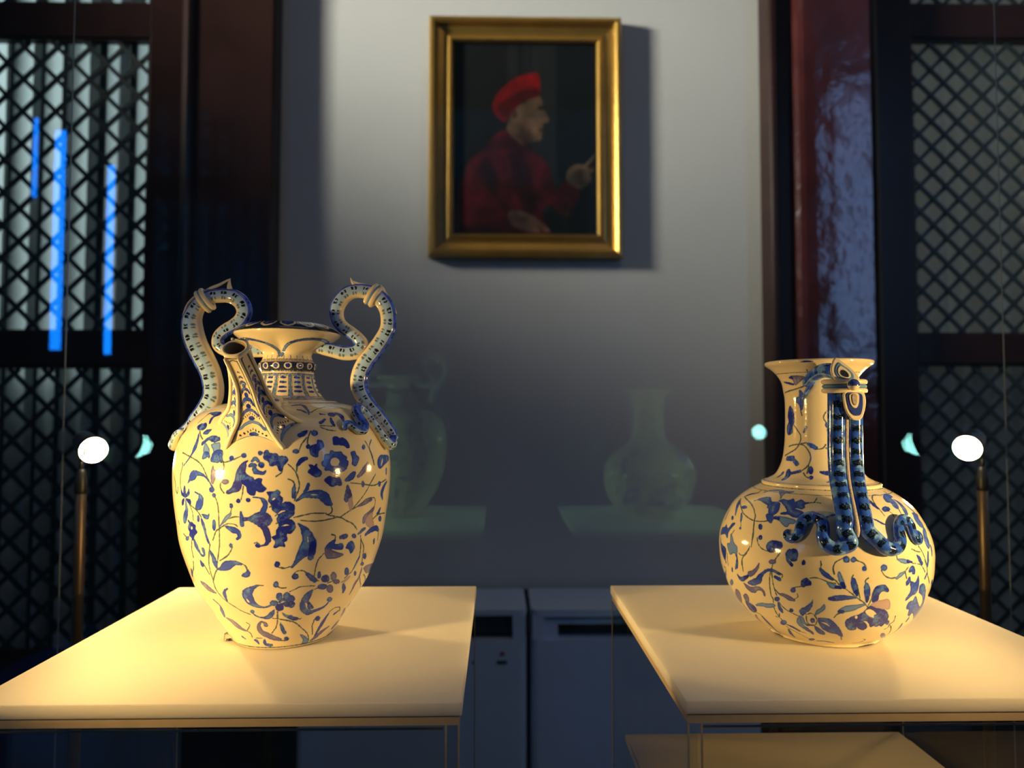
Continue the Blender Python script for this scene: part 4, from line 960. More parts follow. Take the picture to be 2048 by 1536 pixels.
link('snake_tail', tube([(-.0858, -.001, .1555, .0038), (-.0835, -.0120, .1505, .0040), (-.0795, -.0240, .1515, .0036), (-.0745, -.0330, .1560, .0032), (-.0700, -.0390, .1605, .0027), (-.0655, -.0425, .1632, .0018)], nring=16), M_pale, hl, True)

# spout: six ridges running from the mouth down on to the shoulder
zc = .17568
st_ = [  # front(d, z, half width), side(d, z, half width)
    ((.1205, .0345, .0043), (.1145, .0418, .0082)), ((.1085, .0263, .0045), (.1052, .0345, .0086)), ((.0960, .0157, .0052), (.0945, .0240, .0104)),
    ((.0888, .0037, .0070), (.0870, .0136, .0128)), ((.0815, -.0062, .0101), (.0785, .0038, .0172)), ((.0800, -.0145, .0142), (.0725, -.0020, .0232))]
prof6 = []
for f, s_ in st_:
    b = (2*s_[0]-f[0], 2*s_[1]-f[1], f[2])
    prof6.append([(f[2], -f[0], zc+f[1]), (s_[2], -s_[0], zc+s_[1]), (b[2], -b[0], zc+b[1]), (-b[2], -b[0], zc+b[1]), (-s_[2], -s_[0], zc+s_[1]), (-f[2], -f[0], zc+f[1])])
def onb(deg, z, inset=.0006):
    r = float(np.interp(z, g1.p[:, 1], g1.p[:, 0]))-inset; a = math.radians(deg); return (r*math.sin(a), -r*math.cos(a), z)
prof6.append([onb(15.0, .1515), onb(24.5, .1695), onb(11, .1835), onb(-11, .1835), onb(-24.0, .1695), onb(-14.0, .1515)])
RID = [catmull(np.array([p[k] for p in prof6]), 6) for k in range(6)]
gs = Glaze([(.030, 0), (.030, .090)], .0002, 21)
for f in range(6):
    t0 = f*60-150
    for sg in (-1, 1):
        gs.shape('T', 's', [(t0+sg*25, .003, .0008), (t0+sg*22, .03, .0018), (t0+sg*19, .06, .0030), (t0+sg*17, .086, .0034)])
    gs.shape('T', 's', [(t0-17, .086, .0016), (t0, .0875, .0016), (t0+17, .086, .0016)])
    for s0, h, hw, c, w, blob in ((.0035, .0050, 22, 'l', .0040, 1), (.0180, .0065, 20, 'l', .0030, 1), (.0310, .0060, 18, 'b', .0034, 1), (.0420, .0050, 16, 'b', .0034, 1), (.0520, .0040, 13, 'd', .0032, 1), (.0605, .0025, 10, 'd', .0028, 0), (.0670, .0015, 7, 'd', .0022, 0), (.0730, .001, 4, 'd', .0016, 0)):
        gs.shape('T', c, [(t0-hw, s0, w*.8), (t0-hw*.72, s0+h*.5, w), (t0-hw*.35, s0+h*.72, w), (t0, s0+h*.8, w), (t0+hw*.35, s0+h*.72, w), (t0+hw*.72, s0+h*.5, w), (t0+hw, s0, w*.8)])
        gs.shape('T', 'k', [(t0+hw*.7, s0+h*.45, w*.7), (t0+hw*.95, s0, w)])
        if blob:
            gs.shape('P', 'k', [(t0+7*math.cos(a), s0+h+.0024+.0022*math.sin(a)) for a in np.arange(8)*PI/4])
            for q in range(-4, 5):
                if s0 < .045: gs.shape('T', 'g', [(t0+q*4.2, s0+h+.0070-abs(q)*.0011, .0010), (t0+q*4.6, s0+h+.0085-abs(q)*.0012, .0008)])
V = []; F = []; UV = []; NA = 7; n = len(RID[0])
# facets, slightly hollow between the ridges
arc = np.concatenate([[0], np.cumsum(np.linalg.norm(np.diff(RID[0], axis=0), axis=1))]); arc = 1-arc/arc[-1]
for k in range(6):
    A, B = RID[k], RID[(k+1) % 6]; base = len(V); fi = (2, 3, 4, 5, 0, 1)[k] if False else k
    for i in range(n):
        c = sum(np.array(RID[j][i]) for j in range(6))/6
        for j in range(NA):
            t = j/(NA-1); p = A[i]*(1-t)+B[i]*t; w = math.hypot(*(A[i]-B[i])[:2]); d = (c-p); d /= np.linalg.norm(d)+1e-9
            V.append(p+d*w*.10*math.sin(PI*t)*(i/(n-1)+.2))
    for i in range(n-1):
        for j in range(NA-1):
            a = base+i*NA+j; F.append((a, a+NA, a+NA+1, a+1))
            for jj, ii in ((j, i), (j, i+1), (j+1, i+1), (j+1, i)): UV.append(((k+.04+.92*jj/(NA-1))/6, .01+arc[ii]*.98))
me = bpy.data.meshes.new('spout'); me.from_pydata([tuple(v) for v in V], [], F); me.update()
me.uv_layers.new(name='UVMap').data.foreach_set('uv', np.array(UV, 'f').ravel())
bm = bmesh.new(); bm.from_mesh(me); bmesh.ops.remove_doubles(bm, verts=bm.verts[:], dist=1e-6); bmesh.ops.recalc_face_normals(bm, faces=bm.faces[:]); bm.to_mesh(me); bm.free()
sp = link('spout', me, glaze_mat('painted_spout_glaze', gs.image('spout_map')), va, True)
for k in range(6):
    P = RID[k][::2]; m_ = len(P)
    link('ridge', tube([(*p, .0010+.0008*(i/m_)) for i, p in enumerate(P)], nring=10, sub=2), M_cream, sp, True)
# spout mouth: rounded lip and dark bore
c0 = sum(np.array(RID[j][0]) for j in range(6))/6; nn = np.array([0, -math.cos(math.radians(46)), math.sin(math.radians(46))])
e1 = np.array([1., 0, 0]); e2 = np.cross(nn, e1)
V = []; F = []; rings = [(.0082, -.0020), (.0087, -.0003), (.0086, .0010), (.0077, .0017), (.0067, .0012), (.0060, -.0005), (.0050, -.006), (.0030, -.011)]
for rr, h in rings:
    for k in range(36):
        a = 2*PI*k/36; V.append(tuple(c0+nn*h+(e1*math.cos(a)+e2*math.sin(a))*rr*(1+(.03*math.cos(6*a) if rr > .008 else 0))))
for i in range(len(rings)-1):
    for k in range(36): F.append((i*36+k, i*36+(k+1) % 36, (i+1)*36+(k+1) % 36, (i+1)*36+k))
F.append(tuple(range((len(rings)-1)*36, len(rings)*36)))
me = bpy.data.meshes.new('lip'); me.from_pydata(V, [], F); me.update(); link('lip', me, [M_cream, pmat('brown_bore', (.30, .19, .09), .6)], sp, True)
for i_, f_ in enumerate(me.polygons): f_.material_index = 1 if i_ >= 4*36 else 0

# small clear peg that keeps the vase foot in place
M_peg = pmat('clear_peg', (1, 1, 1), .02, Transmission_Weight=1.0, IOR=1.45)
peg = empty('clear_peg', (-.2085, .5640, 1.1001), 'tiny clear plastic peg beside the foot of the two-handled vase', 'peg')
bm = bmesh.new(); bmesh.ops.create_cone(bm, segments=20, radius1=.0042, radius2=.0036, depth=.005, cap_ends=True, matrix=Matrix.Translation((0, 0, .0025))); bm_obj('peg_body', bm, M_peg, peg, bevel=.0004)

# ------------------------------------------------------------------ bottle vase with a double snake handle
RP = [(0.036, 0), (0.04, 0.0), (0.042, 0.0012), (0.0425, 0.0028), (0.05, 0.0078), (0.0584, 0.0145), (0.065, 0.0215), (0.0712, 0.0314), (0.0752, 0.0415), (0.0784, 0.0527), (0.0795, 0.065), (0.0795, 0.0712), (0.0785, 0.0787), (0.0756, 0.0876), (0.0714, 0.0958), (0.0671, 0.1024), (0.0605, 0.1087), (0.0531, 0.1138), (0.0455, 0.1178), (0.0449, 0.1185), (0.0452, 0.1195), (0.0446, 0.1208), (0.041, 0.122), (0.0394, 0.1228), (0.0341, 0.1262), (0.0301, 0.1337), (0.0278, 0.1422), (0.0265, 0.1536), (0.026, 0.1645), (0.0258, 0.1755), (0.026, 0.187), (0.027, 0.1943), (0.0285, 0.2017), (0.0321, 0.2078), (0.0364, 0.2122), (0.0405, 0.2152), (0.0414, 0.217), (0.0408, 0.2182), (0.0395, 0.2184)]
vb = empty('bottle_vase', (.2626, .576, 1.10), 'round-bellied blue and cream bottle vase with one snake handle facing front', 'vase')
g3 = Glaze(RP, .00021, 5)
DR = '''Tb -936,1318,48,-888,1358,196,-847,1379,123,-801,1399,48
Ts -801,1399,48,-811,1436,48
Ts -956,1293,77,-846,1230,61,-776,1183,51,-710,1154,43,-657,1139,39,-599,1140,36,-552,1153,35
Ts -915,1322,61,-772,1282,47,-696,1234,44,-652,1175,43
Ts -652,1164,76,-636,1090,96,-625,1023,95,-625,934,53
Tb -949,1274,96,-906,1236,388,-878,1196,285,-849,1147,61
Pb -768,1235,-770,1225,-787,1218,-811,1218,-828,1225,-826,1235,-807,1242,-783,1242
Tb -788,1175,101,-770,1142,195,-758,1114,95
Ts -758,1114,51,-740,1073,49
Pk -731,1058,-731,1052,-736,1049,-743,1050,-747,1055,-746,1061,-741,1065,-735,1063
Pk -855,1120,-852,1109,-858,1104,-871,1105,-884,1114,-889,1124,-881,1130,-867,1128
Tk -1020,1168,77,-994,1107,116,-992,1074,77
Pb -917,1050,-877,1024,-837,1077,-807,1078,-833,1039,-853,995,-851,953,-898,975,-991,948,-992,998,-936,1026
Pl -820,993,-791,971,-767,931,-735,907,-741,843,-763,859,-809,833,-830,860,-846,907,-811,925
Pk -979,927,-951,886,-871,868,-865,828,-896,767,-947,810,-968,862
Ts -792,1028,50,-811,990,52
Ts -848,828,61,-852,780,62,-846,739,61
Tb -746,846,185,-739,825,122,-741,783,248
Tv -741,1418,38,-692,1454,117,-609,1467,219,-528,1453,247,-474,1465,132
Pv -597,1452,-533,1444,-539,1397,-532,1362,-561,1408
Ts -746,1306,40,-719,1330,40
Pb -725,1329,-666,1369,-620,1363,-586,1326,-530,1328,-505,1273,-510,1223,-538,1204,-569,1224,-574,1250,-594,1264,-601,1287,-647,1304,-673,1318
Tl -681,1330,88,-650,1335,175,-609,1310,148
Tl -552,1283,197,-543,1238,195
Pb -536,1341,-514,1365,-469,1358,-437,1379,-418,1344,-379,1376,-350,1352,-307,1350,-347,1327,-346,1293,-363,1280,-394,1288,-425,1273,-452,1286,-480,1300,-506,1326
Pb -481,1232,-446,1247,-469,1290,-427,1278,-388,1272,-349,1254,-350,1228,-379,1206,-403,1208,-434,1223,-478,1218
Tl -479,1323,92,-451,1298,182,-421,1251,181,-382,1234,132
Ts -348,1339,35,-283,1355,35,-245,1349,35
Ts -287,1355,35,-269,1406,35
Pb -578,1198,-552,1212,-527,1196,-522,1157,-529,1138,-553,1157
Pl -521,1187,-493,1201,-448,1198,-386,1182,-390,1158,-416,1150,-430,1125,-456,1140,-478,1164
Tk -516,1183,111,-489,1182,221
Pk -577,1101,-577,1086,-584,1078,-594,1083,-602,1096,-602,1112,-595,1119,-584,1115
Pk -563,1020,-564,1008,-571,1002,-579,1005,-584,1015,-582,1027,-575,1033,-567,1030
Ts -594,1011,41,-579,965,40,-555,940,38,-526,929,37,-499,926,36
Pk -528,971,-514,1000,-487,1010,-451,1007,-439,984,-451,956,-485,928,-519,930
Pk -416,941,-395,965,-368,966,-358,934,-365,892,-383,880,-403,898
Tk -417,933,91,-409,884,181,-389,853,178
Ts -450,931,37,-465,899,37,-478,870,37
Pv -472,861,-478,849,-492,842,-506,843,-512,853,-506,865,-491,872,-477,870
Ts -634,940,42,-648,902,42,-670,865,43,-704,857,35,-719,866,44
Ts -640,917,41,-675,864,43,-696,823,45,-700,781,47
Pk -322,882,-325,870,-331,864,-337,868,-339,879,-336,891,-330,896,-324,892
Ts -249,899,35,-247,875,35
Tk -223,1214,35,-203,1229,88,-158,1248,70
Ts -696,820,46,-694,735,46
Tb -743,789,248,-750,756,251,-764,733,62
Tk -800,727,97,-808,701,140
Tk -886,768,83,-880,751,114
Ts -930,703,67,-902,692,62,-930,654,77
Tb -935,647,193,-1027,584,289
Pb -842,598,-865,575,-895,558,-914,559,-904,578,-876,603,-853,617,-840,615
Tv -573,825,70,-587,786,177,-617,747,299,-644,726,385
Pk -756,693,-727,678,-659,713,-663,693,-708,651,-741,650
Pb -674,647,-639,681,-601,707,-583,734,-554,768,-521,798,-493,800,-468,793,-446,776,-459,769,-494,783,-529,774,-560,727,-569,688,-602,655,-639,639
Ts -455,783,36,-440,773,36,-444,751,37
Tb -479,747,204,-457,735,247
Tv -708,632,77,-685,606,374,-648,598,434,-608,624,279,-580,623,228,-568,603,194,-567,579,124
Ts -488,845,38,-498,808,38
Ts -506,784,38,-514,721,38,-520,650,39,-522,593,39,-514,565,38,-516,535,38
Ts -499,786,38,-497,721,38,-494,657,38,-487,603,38
Ts -524,493,38,-518,427,38,-497,369,37
Tv -492,648,55,-468,617,137,-442,614,266,-417,597,357,-393,588,177
Ts -389,594,36,-369,618,35,-370,645,36
Tl -661,461,113,-614,484,268,-569,489,359,-521,509,243
Pb -473,575,-479,561,-491,552,-501,554,-504,566,-497,580,-486,588,-476,586
Ts -481,550,37,-465,515,37,-435,482,36,-381,452,35
Pk -405,496,-409,484,-419,476,-426,479,-427,490,-422,502,-414,509,-407,506
Tb -486,539,94,-483,490,281,-478,463,186
Ts -499,439,38,-513,399,38,-534,398,36
Pb -474,353,-488,328,-509,311,-524,313,-522,333,-507,359,-487,375,-474,373
Tk -473,327,90,-438,304,246,-405,268,178
Ts -407,262,35,-363,251,35
Ts -491,298,36,-451,248,36,-398,192,35,-339,136,35
Tb -488,259,93,-504,177,212,-506,108,47
Pb -314,153,-323,132,-342,118,-359,118,-362,132,-351,154,-333,168,-318,168
Tb -295,127,61,-235,141,153,-156,127,44
Ts -1027,543,77,-957,531,70,-938,496,74,-941,440,72
Tk -1027,513,77,-995,470,144
Pv -838,540,-795,534,-807,479,-867,406,-934,410,-904,465
Pv -757,517,-718,540,-710,503,-739,459,-767,466
Pk -764,462,-717,457,-684,435,-697,391,-753,356,-783,370,-786,403
Tb -855,400,140,-857,358,281,-847,323,130
Ts -716,378,41,-673,364,39
Tb -748,331,71,-826,224,271,-858,130,177,-940,63,60
Tb -670,352,74,-665,292,261,-675,188,209,-714,72,54
Pb -369,495,-353,528,-327,549,-301,589,-293,605,-299,555,-316,517,-344,479,-356,459
Pl -286,493,-273,525,-254,548,-236,581,-233,547,-255,514,-287,476
Tl -371,449,134,-384,398,269,-376,356,357,-348,320,309
Tk -355,325,309,-322,281,220,-313,255,88
Tl -362,440,222,-359,399,267,-341,375,220
Tk -338,368,131,-298,379,88
Ts -335,476,35,-305,494,35,-287,476,35,-276,431,35,-291,381,35,-326,384,35,-336,429,35,-334,464,35
Pk -289,428,-293,412,-302,403,-310,408,-313,423,-308,440,-300,448,-292,444
Pb -292,367,-268,351,-236,304,-236,270,-264,272,-288,314
Pb -269,451,-233,463,-205,457,-178,425,-151,375,-119,292,-116,254,-157,295,-199,304,-240,342,-260,387
Tc -250,419,35,-227,409,131,-206,385,53
Ts -120,253,36,-107,200,36
Ts -301,773,35,-279,781,35,-245,773,35,-218,759,35,-182,751,35
Pk -339,754,-318,771,-299,748,-302,722,-325,714,-337,703,-345,719
Ts -343,706,35,-367,697,35,-386,683,35
Pb -378,671,-383,656,-391,649,-399,653,-402,666,-397,680,-389,688,-381,684
Tb -253,848,109,-237,820,263,-215,798,263,-196,779,132
Ts -248,902,35,-249,852,35
Ts -184,896,35,-191,854,35,-187,817,35
Ts -202,782,35,-180,772,39,-161,740,40,-138,721,40,-103,683,40,-63,639,54,-37,613,54,-15,579,46
Pl -221,755,-197,749,-175,735,-155,724,-175,714,-202,715,-213,731
Tk -180,724,131,-158,723,153
Pl -165,836,-150,800,-139,754,-136,721,-150,733,-163,765,-170,806
Tk -150,754,221,-141,729,221
Pb -105,794,-91,791,-80,758,-73,707,-73,666,-89,684,-102,723,-108,761
Tk -81,698,271,-77,671,136
Ts -104,794,36,-97,815,36
Ts -77,741,36,-60,644,36
Pb -36,763,-22,747,-14,709,-13,663,-22,617,-35,663,-43,717
Tk -23,654,233,-21,622,70
Ts -39,763,37,-35,784,37,-24,797,36
Tb -205,632,263,-173,641,394,-131,649,329,-81,650,88
Tk -205,632,241,-188,632,263
Tl -155,532,264,-129,555,441,-97,567,440,-65,583,265,-35,596,111
Tk -155,532,263,-143,534,263
Ts -155,522,62,-173,501,61,-183,478,61
Tk 20,636,430,19,681,478,34,717,521,59,724,450,80,706,236
Pp 31,626,56,634,97,637,117,583,113,554,54,563,10,584,-4,594
Pd -3,584,47,564,96,546,127,493,129,464,150,438,151,408,124,423,113,395,92,409,77,395,54,406,41,394,7,443,-20,455,5,419,16,389,-2,359,-37,383,-52,407,-49,370,-79,356,-104,380,-120,432,-111,468,-82,499,-46,520,-24,550
Pc -18,555,7,560,43,524,32,510,36,484,9,500,-18,530
Pc -58,492,-58,481,-63,476,-70,480,-73,491,-72,501,-67,506,-61,502
Tc -16,455,45,4,443,99,22,413,47
Ts -15,579,37,5,663,38,13,704,38
Ts -187,817,35,-192,862,35,-179,900,35,-159,920,35,-143,929,35
Pk -114,924,-119,909,-130,903,-140,908,-143,922,-139,937,-128,943,-118,938
Pk -81,924,-85,913,-95,907,-103,912,-107,923,-102,934,-93,940,-85,935
Ts -79,918,35,-51,903,36,-34,879,36
Pb -32,863,-35,852,-43,847,-51,851,-54,862,-51,873,-43,878,-35,873
Pb 73,867,68,853,56,847,45,854,40,868,45,882,57,888,69,882
Ts 44,850,38,60,816,39,90,794,38,124,796,36
Tl 182,832,101,156,814,248,132,791,148
Tl 137,922,69,172,907,281,207,900,181
Tk 204,904,189,233,893,96
Ts 237,884,35,260,881,35
Pb 236,868,254,845,256,811,238,809,232,827,211,825,214,850
Ts 206,863,44,186,832,43,197,781,46
Ts 274,877,40,311,861,41,350,808,56
Pb 217,791,223,756,199,734,194,756
Pb 223,756,266,746,287,789,300,697,285,658,253,645,219,614,212,629,230,663,235,699
Pb 307,709,333,722,366,702,429,603,459,541,507,458,506,374,424,410,331,489,319,463,286,483,274,531,242,547,248,595,281,603,293,634,349,564,402,522,409,569,364,628,318,661
Ts 348,893,59,375,825,63
Ts 376,821,64,391,766,67,432,705,74
Tb 391,886,208,381,845,162
Tb 373,787,152,355,760,182
Tb 296,901,189,311,878,162
Tb 323,450,53,328,420,234,329,402,92
Tb 294,387,122,320,314,223,333,250,179,383,170,87
Ts 179,487,44,186,433,44,168,412,40,171,376,43,154,356,38
Ts 179,398,45,218,342,47,267,254,49,292,204,45
Pb 253,238,313,184,306,173,242,208,188,257,168,291,176,300,202,284
Ts 13,128,35,70,153,36,84,200,37,61,214,36
Tb 480,706,289,551,641,385,551,604,241
Tk 114,1407,99,118,1355,247,129,1314,222,138,1297,49
Ts 138,1297,41,141,1265,41,145,1238,41
Pk 227,1291,205,1277,178,1272,161,1280,163,1296,183,1311,211,1316,230,1308
Ts 208,1266,41,216,1249,42,213,1229,45
Ts 138,1342,41,151,1393,42,193,1439,45,243,1447,38,289,1431,37
Pb 351,1441,429,1440,421,1403,370,1395,364,1362,340,1309,302,1285,282,1309,296,1349,260,1359,281,1404
Ts 309,1284,51,294,1242,50
Tb 386,1373,92,396,1338,373,384,1293,421,355,1246,355,340,1218,143
Ts 336,1214,57,320,1173,55
Tk 327,1182,134,326,1141,268,326,1114,102
Ts 430,1473,52,427,1448,52
Tk 471,1322,81,475,1275,204,485,1234,167
Pb 444,1235,516,1210,488,1179,493,1136,468,1107,418,1129,403,1172,417,1204
Tb 472,1093,385,433,1055,666,424,1009,811,422,983,354
Tb 460,976,193,462,942,289,454,901,77
Tb 627,1161,96,596,1108,241,554,1074,96
Ts 309,996,51,330,956,53,350,907,57,367,854,62
Ts 247,983,41,281,963,42,312,954,38
Tb 281,934,91,297,907,281,317,871,233
Tb 399,937,171,387,893,248,381,856,204
Ts 134,953,42,136,928,42
Tk 51,1219,46,73,1204,64,97,1185,103,119,1171,66
Ts -945,2342,71,-617,2368,58,-447,2395,55,-385,2430,55
Ts -380,2532,56,-380,2471,56,-414,2424,56
Pv -658,2478,-440,2468,-531,2425,-623,2401,-644,2435
Pk -711,2462,-642,2477,-646,2452
Tk -889,2429,80,-736,2414,148,-658,2406,86
Pb -550,2359,-492,2322,-501,2242,-538,2199,-588,2243,-644,2265,-639,2294,-579,2308
Ts -555,2199,61,-531,2155,60
Pk -813,2229,-737,2207,-694,2155,-694,2104,-741,2060,-737,2016,-879,1999,-929,2058,-852,2103,-889,2155
Ts -694,2075,69,-575,2010,61,-557,1967,62,-588,1923,63,-674,1878,66,-919,1827,81
Ts -822,1904,64,-682,1921,59,-520,1924,54,-424,1882,56,-379,1826,56,-412,1760,56,-505,1711,57
Ts -554,1931,56,-458,1940,55
Tb -427,1933,104,-367,1919,309,-296,1899,239
Ts -296,1891,54,-199,1899,54,-148,1928,55
Tb -491,2026,146,-459,2062,144
Tb -831,1806,306,-693,1811,408
Tb -646,1790,317,-588,1769,303
Tk -843,1636,192,-814,1680,276
Tk -690,1612,247,-688,1671,493,-715,1702,370
Tb -637,1689,213,-518,1710,208
Ts -461,1697,57,-416,1667,56,-355,1650,55
Pk -337,1724,-343,1702,-362,1692,-385,1701,-398,1722,-394,1744,-372,1753,-349,1745
Ts -411,1698,56,-400,1774,56
Pk -330,1662,-333,1648,-347,1641,-364,1646,-374,1661,-369,1671,-354,1675,-338,1672
Tk -235,1711,136,-166,1704,307,-71,1705,374
Tb -171,1612,55,-94,1636,274
Pk -72,2081,-84,2069,-111,2063,-137,2068,-147,2081,-136,2094,-109,2099,-83,2094
Pk -33,2042,-46,2028,-76,2022,-105,2028,-117,2042,-103,2056,-74,2062,-44,2056
Pk 26,2120,15,2109,-10,2105,-34,2109,-43,2120,-32,2131,-8,2136,17,2131
Pk 39,2028,26,2016,-1,2011,-27,2016,-37,2028,-25,2040,2,2045,29,2040
Ts -20,2216,56,-113,2191,55
Ts -135,2181,55,-173,2142,55,-131,2099,55
Ts -143,1903,55,-102,1893,55,-43,1900,55
Tk -65,1844,247,-53,1829,213
Tk -74,1793,349,-50,1779,282
Tk 646,1689,150,645,1730,300
Tk -416,2624,41,-355,2625,82,-299,2625,41'''
for d in (180, 0): g3.data(DR, d)
def S3(i): return g3.s[i]
for s_, c, w in ((S3(17)+.0018, 's', .0006), (S3(18)+.0002, 's', .0006), (S3(21)+.0012, 's', .0006), (S3(33)+.0005, 's', .0005)):
    g3.shape('T', c, [(t, s_, w) for t in range(-180, 181, 15)])
for t in (20, 25, 55, -75): g3.shape('T', 'g', [(t-8, .0058, .0010), (t, .0062, .0014), (t+8, .0060, .0010)])
M_b3 = glaze_mat('painted_bottle_glaze', g3.image('floral_map_bottle'))
k = 18
link('body', lathe(RP[:k+1], g3.s[:k+1], g3.L, 180), M_b3, vb, True)
link('neck', lathe(RP[k:], g3.s[k:], g3.L, 160), M_b3, vb, True)
IN = [(.0395, .2184), (.0375, .2178), (.0330, .2140), (.0270, .2080), (.0240, .2000), (.0225, .1850), (.0225, .1500), (.0260, .1300)]
si = np.concatenate([[0], np.cumsum(np.hypot(*np.diff(np.array(IN), axis=0).T))])
link('inner_mouth', lathe(IN, si, si[-1], 72), M_cream, vb, True)
bm = bmesh.new(); bmesh.ops.create_cone(bm, segments=72, radius1=.037, radius2=.037, depth=.001, cap_ends=True, matrix=Matrix.Translation((0, 0, .0012)))
bm_obj('underside', bm, M_cream, vb)
psi = math.radians(-8); er = np.array([math.sin(psi), -math.cos(psi), 0]); et = np.array([math.cos(psi), math.sin(psi), 0])
def hp(R, t, z): q = er*R+et*t; return (q[0], q[1], z)
def hz(y, R): return zc+(827-y)/1419.44*(.576-.99*R)*1.0
hd = link('handle', tube([hp(.024, -.016, hz(765, .024))+(.0035,), hp(.033, -.013, hz(750, .033))+(.0048,), hp(.043, -.009, hz(740, .043))+(.0056,), hp(.053, -.004, hz(742, .053))+(.0060,), hp(.061, 0, hz(754, .061))+(.0062,), hp(.0615, 0, hz(775, .062))+(.0075,)], lambda p, t, s: er+np.array([0, 0, 1.2]), 24, 6), M_deep, vb, True)
Rs = [(775, .0615, .0058, .0060), (800, .0625, .0060, .0062), (850, .0615, .0060, .0062), (900, .0605, .0060, .0062), (950, .0625, .0061, .0062), (985, .0675, .0061, .0061), (1015, .0730, .0062, .0060), (1042, .0775, .0064, .0058), (1060, .0790, .0075, .0057)]
LT = [(-.0155, -.0790, .0858, .0055), (-.0204, -.0788, .0826, .0053), (-.0261, -.0774, .0813, .0051), (-.0304, -.0750, .0836, .0049), (-.0316, -.0726, .0885, .0046), (-.0302, -.0702, .0937, .0044), (-.0300, -.0675, .0981, .0044), (-.0326, -.0643, .1007, .0044), (-.0364, -.0622, .1008, .0042), (-.0405, -.0612, .0982, .0041), (-.0430, -.0621, .0940, .0039), (-.0446, -.0630, .0895, .0037), (-.0473, -.0626, .0860, .0033), (-.0502, -.0605, .0848, .0029), (-.0520, -.0581, .0864, .0024), (-.0517, -.0567, .0888, .0018), (-.0500, -.0567, .0905, .0012)]
RT = [(.0034, -.0801, .0866, .0055), (.0076, -.0810, .0826, .0053), (.0129, -.0806, .0810, .0049), (.0182, -.0788, .0824, .0046), (.0216, -.0762, .0865, .0042), (.0222, -.0734, .0921, .0041), (.0236, -.0706, .0965, .0039), (.0274, -.0675, .0992, .0039), (.0320, -.0652, .0993, .0037), (.0350, -.0652, .0960, .0035), (.0355, -.0672, .0912, .0032), (.0365, -.0690, .0865, .0030), (.0391, -.0682, .0841, .0026), (.0420, -.0656, .0858, .0023), (.0427, -.0636, .0886, .0018), (.0414, -.0631, .0903, .0013)]
for sg, T_ in ((-1, LT), (1, RT)):
    pts = [hp(R, sg*t, hz(y, R))+(r,) for y, R, t, r in Rs]+[(*q[:3], q[3]) for q in T_]
    link('snake_body', tube(pts, lambda p, t, s: np.array([p[0], p[1], 0])/np.hypot(p[0], p[1]), 24, 6), M_deep, hd, True)
link('centre_strip', tube([hp(R+.0026, 0, hz(y, R+.003))+(.0021,) for y, R, t, r in Rs[1:]]+[hp(.0820, .0, hz(1072, .082))+(.0012,)], lambda p, t, s: er, 12, 4, 1.0), M_stone, hd, True)
link('neck_tail', tube([hp(.030, -.0150, hz(752, .03))+(.0045,), (-.0158, -.0268, .2045, .0032), (-.0172, -.0240, .1980, .0022), (-.0195, -.0205, .1925, .0014), (-.0212, -.0178, .1875, .0007)], nring=14), M_deep, hd, True)
ring_band(hd, hp(.0615, 0, hz(771, .066)), (0, 0, 1), .0142, .0088, .0032, tuple(et))
bm = bmesh.new(); bmesh.ops.create_uvsphere(bm, u_segments=20, v_segments=14, radius=.0042, matrix=Matrix.Translation(hp(.0745, .0020, hz(768, .075))))
for f in bm.faces:
    c = f.calc_center_median(); f.smooth = True; f.material_index = 1 if c.z > hp(0, 0, hz(768, .075))[2]-.0008 and (Vector(er).dot(c)) > .0755 else 0
bm_obj('bead', bm, [M_cream, M_blue], hd)
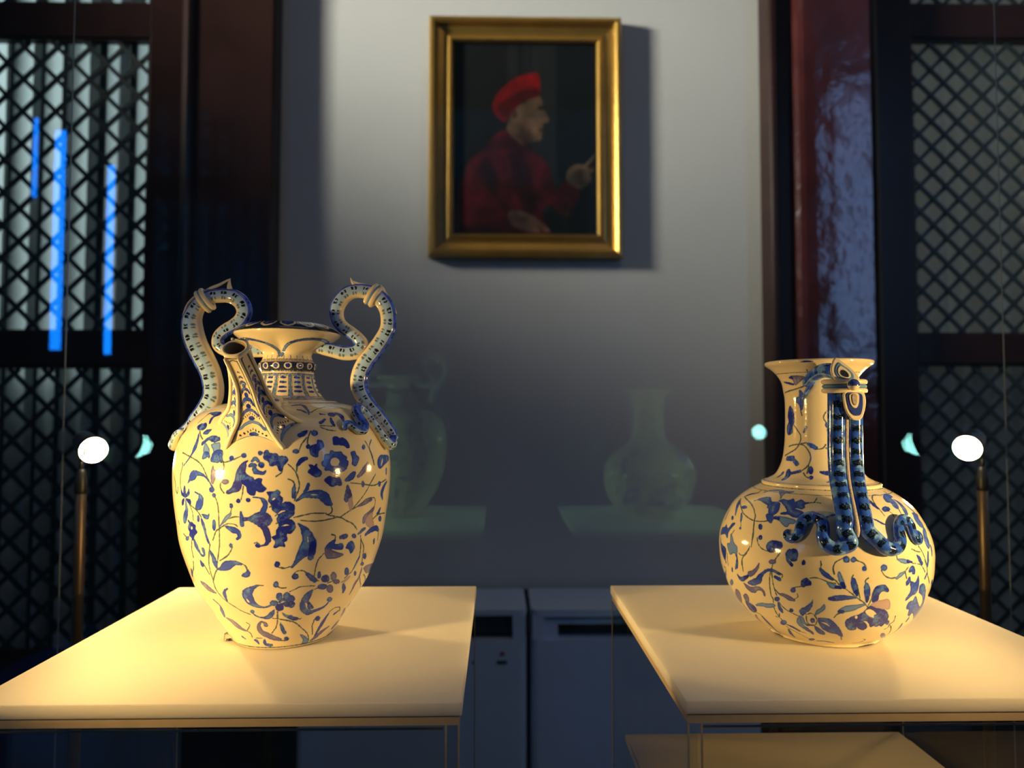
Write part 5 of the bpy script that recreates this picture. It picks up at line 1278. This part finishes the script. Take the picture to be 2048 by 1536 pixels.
def plaque(name, outlines, R0, tilt, zc_, mats, thick=.0022):
    """nested raised outlines (lateral, height) seen from the front"""
    bm = bmesh.new()
    for i, (pl, mi) in enumerate(outlines):
        Q = catmull(np.array(pl, float), 4, True); f0 = []; f1 = []; ins = []
        cen = Q.mean(0)
        for a, z in Q:
            base = R0+(z-zc_)*tilt
            f0.append(bm.verts.new(hp(base-thick, a, z))); f1.append(bm.verts.new(hp(base+i*.0005, a, z)))
            a2, z2 = cen+(np.array((a, z))-cen)*.93; ins.append(bm.verts.new(hp(R0+(z2-zc_)*tilt+i*.0005+.0005, a2, z2)))
        n_ = len(Q)
        for j in range(n_):
            k2 = (j+1) % n_
            for u_, v_ in ((f0, f1), (f1, ins)):
                f = bm.faces.new((u_[j], u_[k2], v_[k2], v_[j])); f.material_index = mi
        f = bm.faces.new(ins); f.material_index = mi; f = bm.faces.new(f0[::-1]); f.material_index = mi
    return bm_obj(name, bm, mats, hd)
def PQ(y, *pts): return [((x-1698)*.000362, zc+(827-yy)/1419.44*.507) for x, yy in pts]
leaf = PQ(0, (1679, 712), (1671, 724), (1667, 738), (1669, 751), (1677, 759), (1698, 761), (1718, 759), (1716, 748), (1706, 735), (1692, 722))
lf2 = PQ(0, (1682, 722), (1675, 733), (1674, 746), (1681, 755), (1697, 758), (1708, 756), (1708, 747), (1701, 737), (1690, 728))
lf3 = PQ(0, (1684, 729), (1679, 737), (1679, 746), (1685, 753), (1696, 755), (1702, 752), (1702, 745), (1696, 737), (1690, 732))
lf4 = PQ(0, (1687, 738), (1684, 745), (1689, 752), (1697, 753), (1698, 747), (1693, 740))
plaque('leaf_crest', [(leaf, 0), (lf2, 1), (lf3, 0), (lf4, 2)], .0690, -.30, zc+(827-745)/1419.44*.507, [M_cream, M_sky, M_drk])
tg1 = PQ(0, (1689, 783), (1688, 800), (1691, 818), (1698, 832), (1706, 839), (1719, 839), (1726, 826), (1730, 805), (1728, 788), (1722, 783), (1706, 781))
tg2 = PQ(0, (1693, 785), (1693, 800), (1697, 817), (1703, 828), (1710, 831), (1719, 829), (1723, 818), (1724, 803), (1722, 788), (1708, 784))
tg3 = PQ(0, (1698, 788), (1698, 800), (1701, 810), (1706, 815), (1712, 814), (1716, 804), (1716, 788), (1707, 785))
tg4 = PQ(0, (1703, 788), (1703, 800), (1706, 809), (1710, 809), (1712, 800), (1711, 788))
plaque('tongue', [(tg1, 0), (tg2, 3), (tg3, 0), (tg4, 4)], .0705, .02, zc+(827-810)/1419.44*.507, [M_cream, M_sky, M_drk, M_blue, M_stone])
